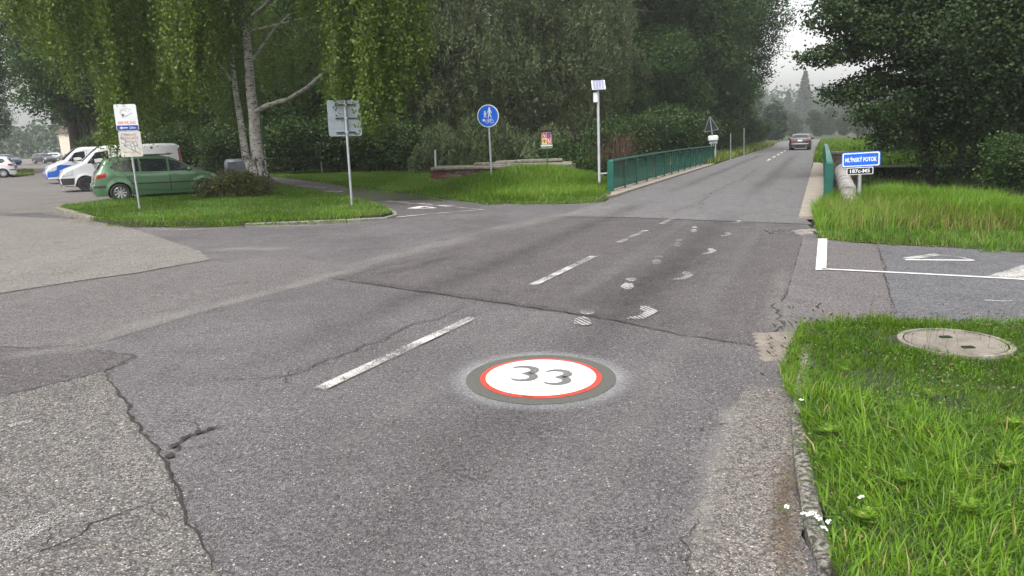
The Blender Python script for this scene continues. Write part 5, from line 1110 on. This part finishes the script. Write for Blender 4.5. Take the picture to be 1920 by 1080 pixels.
for (x, Y, pr, rz, s, lab) in ((470, 50, P_dark, .7, .9, 'dark tree right behind the white birch trunk'), (560, 47, P_lime2, 2.0, .9, 'dark tree above the bicycle path bend'), (655, 49, P_dark, 3.3, .9, 'dark tree behind the grey square sign back'), (750, 47, P_lime, 4.9, .95, 'dark tree between grey sign back and willow'), (610, 58, P_dark, 1.2, 1.05, 'tall tree deeper behind the bicycle path')):
    T('broadleaf_tree', x, Y, pr, rz, s, lab, group=gb)
gw_ = 'grey green willows by the stream'
for (x, Y, rz, s, lab) in ((850, 45, .2, .95, 'leftmost grey green willow behind the round blue sign'), (965, 47, 2.1, 1.05, 'tall drooping willow between round sign and little emblem board'), (1080, 48, 4.0, 1.0, 'willow behind the solar pole'), (900, 56, 1.0, 1.2, 'taller willow rising behind the leftmost one')):
    T('willow_tree', x, Y, P_will, rz, s, lab, group=gw_)
T('willow_tree', 925, 37, P_wbush, 1.4, 1.25, 'low willow bush with drooping shoots behind the brick ruin', group=gw_); T('willow_tree', 1010, 39, P_wbush, 3.4, .95, 'low willow bush behind the little emblem board', group=gw_)
T('willow_tree', 850, 39, P_wbush, 5.4, .9, 'low willow bush left of the round blue sign', group=gw_)
gd_ = 'tall dark trees left of the road past the bridge'
for (x, Y, rz, s, lab) in ((1185, 53, .4, .95, 'dark ash tree right of the willows'), (1265, 58, 1.5, 1.05, 'tall dark tree behind the middle of the green railing'), (1325, 63, 3.1, 1.1, 'tall dark tree above the triangular sign'), (1340, 72, 4.6, 1.12, 'large dark tree whose crown overhangs the left road edge'), (1352, 88, 2.7, .95, 'darker tree farther along the left road edge'), (1150, 62, 5.4, 1.2, 'tall tree deeper between willow and ash')):
    T('ash_tree', x, Y, P_dark, rz, s, lab, group=gd_)
T('roadside_tree', 1400, 100, P_lime, 1.0, .50, 'small green tree at the end of the left roadside trees', group=gd_)
ga = 'alder trees on the right bank'
Af = AT(1737, 345, 26); Af = Vector((Af.x, Af.y, float(terr(np.array(Af.x), np.array(Af.y))))); spr = []
for (x, y, Yd, a_, b_, c_) in ((1560, 30, 25, .9, .9, .6), (1600, 5, 26, 1.1, 1, .8), (1650, -40, 26, 1.4, 1.2, 1), (1545, 108, 25, .75, .7, .42), (1600, 90, 26, 1.0, 1, .6), (1650, 60, 25, 1.1, 1, .8), (1575, 178, 25.5, .7, .6, .36), (1630, 165, 26, .9, .9, .5), (1640, 215, 25, .75, .7, .4), (1690, 130, 26, 1.0, 1, .7), (1700, 20, 26, 1.2, 1, 1), (1700, 205, 25, .9, .9, .6), (1665, 262, 25, .65, .6, .5), (1770, 180, 26, 1.2, 1, .8), (1760, 80, 27, 1.3, 1.2, 1), (1690, -140, 26, 2, 2, 1.4), (1760, -120, 27, 2, 2, 1.4)):
    q = AT(x, y, Yd) - Af; spr.append((q.x, q.y, q.z, a_, b_, c_))
at = empty('alder_tree', Af, 0, 'alder with leaning dark trunk whose ragged boughs reach over the bridge', 'tree', ga)
link('crown', crown_mesh('alder_front', spr, 60000, .11, clump=.24, nper=24, aspect=.8, flat=.4, shell=.35), M['l_alder'], at)
mb = MB(); tk = [AT(1742, 345, 26), AT(1738, 300, 26), AT(1728, 240, 26), AT(1716, 160, 26), AT(1704, 80, 26), AT(1698, 0, 26), AT(1694, -120, 26)]; mb.tube([tk[0] + Vector((0, 0, -.6))] + tk, [.22, .2, .18, .17, .15, .13, .1, .03], 10)
for (l, i0) in ((0, 4), (1, 5), (3, 4), (4, 4), (6, 3), (7, 3), (8, 2), (11, 3), (12, 2), (13, 2), (14, 3), (15, 4)):
    e_ = Vector(spr[l][:3]) + Af; m_ = tk[i0].lerp(e_, .5) + Vector((0, 0, .25)); mb.tube([tk[i0], m_, e_, e_ + (e_ - m_) * .35], [.07, .045, .02, .006], 6)
mb.build('trunk', M['bark'], at, smooth=True, world=True)
for (x, Y, pr, rz, s, lab) in ((1840, 25, P_alder2, 1.1, .98, 'alder with bright lower leaves, right of the leaning trunk'), (1900, 22, P_alder, 3.6, .9, 'dark alder at the right edge of the photo'), (1860, 29, P_alder, 5.2, 1.0, 'alder in the second row at far right'), (1815, 34, P_alder2, 4.1, 1.05, 'tall alder in the second row behind the first'), (1985, 26, P_alder, 2.4, 1.0, 'alder just outside the right edge, branches entering the photo')):
    T('alder_tree', x, Y, pr, rz, s, lab, group=ga)
gbu = 'bushes in the undergrowth'
bl = [(560, 42, 1.1, 'dark bush left of the bicycle path'), (640, 43, 1.2, 'dark bush under the trees behind the grey sign back'), (720, 42, 1.1, 'dark bush left of the short pale pipe'), (780, 41, .9, 'dark bush behind the left end of the brick ruin'), (1080, 37, 1.0, 'bush between emblem board and solar pole'), (1150, 39, .95, 'green bush right behind the start of the left railing'), (1210, 43, 1.05, 'large green bush behind the left railing'), (1265, 47, 1.2, 'dark bush behind the middle of the left railing'), (1310, 52, 1.1, 'dark bush by the triangular sign'), (1360, 62, 1.2, 'dark bush behind the two slim posts'), (1395, 76, 1.1, 'bush at the foot of the overhanging roadside tree'), (1425, 92, 1.1, 'last bush on the left roadside'),
      (1915, 19.5, .55, 'bush at the right edge behind the tall grass'), (1800, 27, .4, 'larger shaded bush deeper under the alders'), (1700, 44, .9, 'misty green bush right of the concrete path'),
      (205, 48, 1.0, 'dark bush behind the vans'), (330, 44, 1.1, 'dark bush behind the white van roof'), (430, 43, 1.1, 'dark bush behind the bonnet of the green car'), (480, 45, 1.2, 'dark bush behind the birch trunk')]
for i, (x, Y, s, lab) in enumerate(bl): T('bush', x, Y, P_bush, i * 1.3, s, lab, 'bush', gbu)
# reddish dead shrub behind the railing
c = AT(1165, 300, 30); ds = empty('dead_shrub', (c.x, c.y, 0), label='reddish bare twiggy shrub behind the left railing', cat='bush'); mb = MB(); rd = random.Random(9)
for i in range(95):
    a = rd.uniform(0, 6.28); r_ = rd.uniform(.5, 2.0); z = rd.uniform(.9, 1.9); mb.tube([(0, 0, -.3), (r_ * .3 * math.cos(a), r_ * .3 * math.sin(a), z), (r_ * .7 * math.cos(a + .15), r_ * .7 * math.sin(a + .15), z * 1.05), (r_ * math.cos(a + .3), r_ * math.sin(a + .3), z * rd.uniform(.35, .8))], [.008, .006, .005, .002], 3, False)
mb.build('twigs', M['redtwig'], ds)
# juniper-like shrub on the island
c = G(440, 374); sh = empty('shrub', (c.x, c.y, .08), label='low rounded olive brown shrub at the foot of the birch', cat='bush')
cm = crown_mesh('shrub', [(0, 0, .38, .95, .7, .42), (-.7, 0, .32, .6, .6, .35), (.75, .1, .34, .6, .6, .36), (.1, 0, .62, .55, .5, .3)], 16000, .055, clump=.12, nper=22, shell=.3); link('foliage', cm, M['l_shrub'], sh)
mb = MB(); rd = random.Random(3)
for i in range(14): a = rd.uniform(0, 6.28); mb.tube([(0, 0, -.1), (rd.uniform(.4, 1.1) * math.cos(a), .6 * math.sin(a), rd.uniform(.3, .7))], [.02, .006], 5)
mb.build('stems', M['twig'], sh)
# ------------------------------------------------------------------ misty distance
def conifer(h, r, n):
    z = rng.uniform(.03, 1, n) ** .8; z = 1 - z * .97 + 0; lay = np.floor(z * 22) / 22 + rng.normal(0, .008, n); a = rng.uniform(0, 6.2832, n)
    rr = r * (1 - lay) * (.35 + .65 * rng.uniform(0, 1, n) ** .5) * (.85 + .2 * np.sin(a * 5 + lay * 40)); c = np.stack([rr * np.cos(a), rr * np.sin(a), h * (lay - .04 * rr / r)], -1); c[:, 2] = np.maximum(c[:, 2], .5)
    return leaf_cloud('conifer', c, np.clip(rng.uniform(0, 1, n), 0, 1), .7, .45, .5)
P_con = [('crown', conifer(22, 6, 9000), M['l_conif'])]; mb = MB().tube([(0, 0, -.3), (0, 0, 21)], [.35, .05], 8); tm = bpy.data.meshes.new('conifer_trunk'); tm.from_pydata(mb.v, [], mb.f); P_con.append(('trunk', tm, M['bark']))
P_th = [('crown', crown_mesh('thuja', [(0, 0, 3, 1.4, 1.4, 3), (0, 0, 1.6, 1.5, 1.5, 1.6)], 9000, .3, clump=.25, shell=.5), M['l_conif'])]
P_far = [('crown', crown_mesh('far_tree', lob(10, 4.6, 1.2, 12, 2.4, 77), 15000, .5, clump=.6), M['l_bush'])]; P_far.append(('trunk', P_lime[1][1], M['bark']))
gm = 'misty trees in the distance'
T('spruce_tree', 1512, 380, P_con, 0, 1.55, 'tall misty spruce rising above the road end', group=gm); T('spruce_tree', 1482, 420, P_con, 1, 1.2, 'smaller misty spruce left of the tall one', group=gm); T('spruce_tree', 1570, 450, P_con, 2, 1.1, 'misty spruce right of the tall one', group=gm)
for i, (x, Y, s, lab) in enumerate([(1452, 150, 1.3, 'rounded columnar conifer left of the black car'), (1464, 152, 1.25, 'second rounded columnar conifer left of the black car')]): T('thuja_tree', x, Y, P_th, i, s, lab, group=gm)
for i, (x, Y, s, lab) in enumerate([(1540, 210, .55, 'light green misty bush right above the black car'), (1560, 240, .65, 'misty bush behind the road bend'), (1590, 220, .6, 'misty bush left of the utility pole'), (1625, 200, .6, 'misty bush right of the utility pole'), (1495, 230, .55, 'misty bush straight above the black car roof'), (1430, 360, 1.4, 'pale misty tree left of the spruces'), (1600, 340, 1.2, 'pale misty tree above the utility pole'), (1550, 420, 1.6, 'pale misty tree between spruce and utility pole'), (1640, 380, 1.5, 'pale misty tree half hidden by the alders'), (1400, 430, 1.6, 'faint tree behind the left roadside crown'), (1680, 430, 1.7, 'faint tree behind the alder trunks'), (1720, 120, .7, 'misty tree seen between the alder trunks'), (1850, 110, .7, 'misty tree deep behind the right alders')]): T('misty_tree', x, Y, P_far, i * 1.1, s, lab, group=gm)
# dark wood closing the view behind everything on the left, one mass
def wood(name, pts, depth, h, n, size, m, label, seed):
    r = np.random.default_rng(seed); P_ = np.array(pts); t = r.uniform(0, len(P_) - 1, n); i = t.astype(int); f = (t - i)[:, None]; c = P_[i] * (1 - f) + P_[i + 1] * f; c = c + r.normal(0, depth, (n, 2))
    hh = h * (.78 + .22 * np.sin(c[:, 0] * .5) * np.cos(c[:, 1] * .4)); z = r.uniform(0, 1, n) ** .8 * hh; me = leaf_cloud(name, np.stack([c[:, 0], c[:, 1], z], -1), r.uniform(0, 1, n), size, .6, .3)
    return tag(link(name, me, M[m]), label, 'woodland', kind='stuff')
wood('woodland', [(-31, 72), (-24, 67), (-15, 64), (0, 62), (10, 70), (19, 84), (27, 108)], 2.2, 15, 90000, .5, 'l_dark', 'dark wood closing the view behind the tree rows', 5)
wood('woodland', [(31, 44), (40, 50), (52, 52), (60, 40), (40, 22)], 2.2, 10, 45000, .42, 'l_alder', 'shaded thicket behind the right alders', 6)
wood('woodland', [(60, 520), (180, 520), (320, 500), (420, 430)], 12, 34, 22000, 3.0, 'l_bush', 'faint wooded slope at the end of the valley', 7)
wood('woodland', [(-260, 260), (-190, 240), (-120, 250), (-60, 200)], 8, 13, 14000, 1.6, 'l_bush', 'faint trees at the far end of the parking lane', 8)
# ------------------------------------------------------------------ small things
def seedhead(base, h, lean, az, L, mb, mh_):
    d = Vector((math.cos(az), math.sin(az), 0)); p = [base, base + Vector((0, 0, h * .5)) + d * lean * .25, base + Vector((0, 0, h * .9)) + d * lean * .7]; tip = p[2] + d * lean * .3 + Vector((0, 0, h * .1)); p.append(tip)
    mb.tube(p, [.0016, .0014, .001, .001], 3, False); e = tip + d * L * .6 + Vector((0, 0, L * .5)); mh_.tube([tip, tip.lerp(e, .3), tip.lerp(e, .7), e], [.002, .0065, .0055, .001], 6)
fx = empty('foxtail_grass', G(1500, 650), label='clump of foxtail grass with dark seed heads at the lawn corner', cat='plant'); ms, mhd = MB(), MB(); rd = random.Random(12)
for i in range(46):
    b_ = G(rd.choice([rd.uniform(1470, 1500), rd.uniform(1500, 1560)]), rd.uniform(620, 745), .03); seedhead(b_, rd.uniform(.12, .32), rd.uniform(.03, .2), rd.choice([rd.uniform(2, 4), rd.uniform(0, 6.3)]), rd.uniform(.03, .06), ms, mhd)
for i in range(40):
    b_ = G(rd.uniform(1560, 1900), rd.uniform(612, 660), .05); seedhead(b_, rd.uniform(.10, .22), rd.uniform(.0, .05), rd.uniform(0, 6.3), rd.uniform(.008, .016), ms, mhd)
ms.build('stems', M['weed'], fx, world=True); mhd.build('seed_heads', M['twig'], fx, world=True, kind='stuff')
def weed(base, n, L, W, name, label, m='weed', rise=.5):
    e = empty(name, base, label=label, cat='plant'); mb = []; c = []; u = []; v = []
    r = np.random.default_rng(int(base.x * 1000) % 999)
    for i in range(n):
        a = r.uniform(0, 6.28); el = r.uniform(.25, 1.3) * rise * 1.3; l = L * r.uniform(.6, 1); d = np.array([math.cos(a) * math.cos(el), math.sin(a) * math.cos(el), math.sin(el)]); s_ = np.array([-math.sin(a), math.cos(a), 0])
        for k in range(7):
            t = (k + 1) / 7; p = d * l * t + np.array([0, 0, .02]); ww = W * math.sin(math.pi * min(t * .9 + .1, .97)) * r.uniform(.7, 1.2)
            for sg in (-1, 1): c.append(p + s_ * sg * ww * .5); u.append(unit(s_ * sg * .8 + d * .5) * ww * .6); v.append(np.cross(unit(np.cross(d, s_)), unit(s_ * sg * .8 + d * .5)) * ww * .28)
    me = quads(np.array(c), np.array(u), np.array(v), r.uniform(0, 1, len(c)), name); link('leaves', me, M[m], e)
for i, (x, y, n_, L, W_, lab) in enumerate([(1555, 815, 14, .14, .035, 'pale broad leaved weed rosette beside the broken kerb'), (1745, 745, 12, .12, .022, 'dandelion rosette in the middle of the near lawn'), (1700, 905, 22, .16, .03, 'feathery yarrow leaves in the lower lawn'), (1810, 960, 22, .18, .03, 'large feathery weed at lower right'), (1880, 880, 18, .16, .03, 'feathery weed near the right edge of the lawn'), (1620, 980, 20, .14, .028, 'feathery weed right of the kerb at the bottom'), (1468, 960, 7, .06, .014, 'tiny weed growing in the gutter'), (1510, 820, 8, .09, .012, 'small grass weed in the gap of the kerb'), (1585, 700, 12, .1, .025, 'low weed near the kerb in the upper lawn'), (1900, 800, 14, .14, .03, 'broad weed by the right edge below the manhole')]):
    weed(G(x, y, .085 if x > 1520 else .02), n_, L * .7, W_ * .75, 'weed', lab, 'grass_tall', .35)
fll = ['largest white yarrow head hanging over the bottom kerb stone', 'white yarrow head just right of the largest one', 'white yarrow head left of the largest, on the kerb edge', 'white yarrow head below and right of the largest', 'lowest right yarrow head of the kerb cluster', 'lone white flower at the top of the bare kerb', 'lone white flower out in the lower lawn', 'lone white flower below the kerb cluster', 'tiny white flower down in the gutter weed', 'leftmost small yarrow head on the last kerb stone']
fl = [(1513, 985), (1530, 988), (1522, 980), (1538, 993), (1552, 998), (1502, 763), (1612, 950), (1545, 1010), (1475, 968), (1506, 982)]
for i, (x, y) in enumerate(fl):
    b_ = G(x, y, .06); e = empty('white_flower', b_, label=fll[i], cat='flower', group='tiny white flowers by the kerb'); mb = MB()
    for k in range(9): a = rd.uniform(0, 6.28); r_ = rd.uniform(0, .014); mb.box((r_ * math.cos(a), r_ * math.sin(a), .05 + rd.uniform(-.004, .004)), (.007, .007, .003))
    mb.build('petals', M['flower'], e); MB().tube([(0, 0, -.03), (0, 0, .05)], .0015, 4).build('stem', M['weed'], e)
# dry litter in the gutter, by the far grass edge and at the island tip
def litter(name, pts, n, spread, size, label, seed, m='litter'):
    r = np.random.default_rng(seed); P_ = np.array([tuple(G(*p)) for p in pts]); t = r.uniform(0, len(P_) - 1, n); i = t.astype(int); f = (t - i)[:, None]; c = P_[i] * (1 - f) + P_[i + 1] * f + np.stack([r.normal(0, spread, n), r.normal(0, spread, n), np.zeros(n)], -1); c[:, 2] = .018 + r.uniform(0, .01, n)
    a = r.uniform(0, 6.28, n); s_ = size * r.uniform(.4, 1.2, n)[:, None] / 2; u = np.stack([np.cos(a), np.sin(a), r.uniform(-.2, .2, n)], -1) * s_; v = np.stack([-np.sin(a), np.cos(a), r.uniform(-.2, .2, n)], -1) * s_ * .55
    tag(link(name, quads(c, u, v, r.uniform(0, 1, n), name), M[m]), label, 'leaf litter', kind='stuff')
litter('litter', [(1463, 870), (1468, 940), (1455, 1000), (1480, 1080)], 700, .035, .012, 'brown husks and dirt gathered in the near gutter', 1)
litter('litter', [(1540, 840), (1556, 880), (1558, 920)], 120, .03, .03, 'dry brown leaves behind the broken kerb', 2)
litter('litter', [(1580, 452), (1640, 457), (1760, 464)], 260, .06, .05, 'reddish dry litter along the far edge of the right path', 3)
litter('litter', [(90, 402), (150, 417), (240, 427), (420, 425), (640, 418)], 500, .12, .06, 'fallen leaves along the kerb of the birch island', 4)
litter('litter', [(1150, 370), (1250, 335), (1340, 309)], 200, .1, .05, 'dirt and leaves on the left bridge ledge', 5)
r = np.random.default_rng(8); st = MB(); 
for i in range(140):
    p = G(r.uniform(0, 1480), r.uniform(430, 1075)); s_ = r.uniform(.003, .009); st.box((p.x, p.y, .016 + s_ * .4), (s_ * 1.4, s_, s_), Matrix.Rotation(r.uniform(0, 3), 3, 'Z'))
st.build('grit', M['conc_moss'], None, label='scattered small stones and grit lying on the asphalt', cat='grit', kind='stuff')
# low barrier and tarp behind the birch
b_ = AT(505, 272, 42); e = empty('barrier', (b_.x, b_.y, 0), label='thin horizontal barrier bar behind the birch trunk', cat='barrier')
zb = b_.z; MB().box((1.3, 0, zb), (3.4, .06, .07)).build('bar', M['galv'], e); MB().box((1.3, 0, zb - .75), (3.4, .06, .05)).build('bar', M['galv'], e)
for x in (-.3, 2.9): MB().tube([(x, 0, -.1), (x, 0, zb)], .05, 8).build('post', M['galv'], e)
b_ = AT(442, 303, 40); e = MB().box((b_.x, b_.y, b_.z - .3), (1.2, 1.0, .9), Matrix.Rotation(.4, 3, 'Z'), .15).build('covered_heap', M['tarp'], None, smooth=True, label='grey blue tarpaulin covered heap left of the birch trunk', cat='tarpaulin')
# pale building at the end of the lane
bb = empty('far_building', (-96, 182, 0), label='pale building glimpsed at the far end of the parking lane', cat='building')
MB().box((0, 0, 3), (26, 8, 6)).build('wall', M['render'], bb)
MB().add([(-13.4, -4.5, 6), (13.4, -4.5, 6), (13.4, 4.5, 6), (-13.4, 4.5, 6), (-13.4, 0, 8.6), (13.4, 0, 8.6)], [(0, 1, 5, 4), (2, 3, 4, 5), (0, 4, 3), (1, 2, 5), (0, 3, 2, 1)]).build('roof', M['wood_brown'], bb)
for i in range(6):
    wo = MB().box((-10 + i * 4, -4.02, 3), (1.4, .06, 1.5)).build('window', M['wh'], bb); MB().box((-10 + i * 4, -4.06, 3), (1.2, .04, 1.3)).build('pane', M['glass'], wo)
# ------------------------------------------------------------------ haze
hz = bpy.data.materials.new('haze_air'); hz.use_nodes = True; t_ = hz.node_tree; t_.nodes.remove(t_.nodes['Principled BSDF'])
pvn = t_.nodes.new('ShaderNodeVolumePrincipled'); pvn.inputs['Color'].default_value = (.92, .95, .97, 1); pvn.inputs['Density'].default_value = .00062; pvn.inputs['Anisotropy'].default_value = .2
t_.links.new(pvn.outputs[0], t_.nodes['Material Output'].inputs['Volume'])
hb = MB().box((0, 30, 12.5), (1400, 1400, 33)).build('haze', hz, kind='stuff')
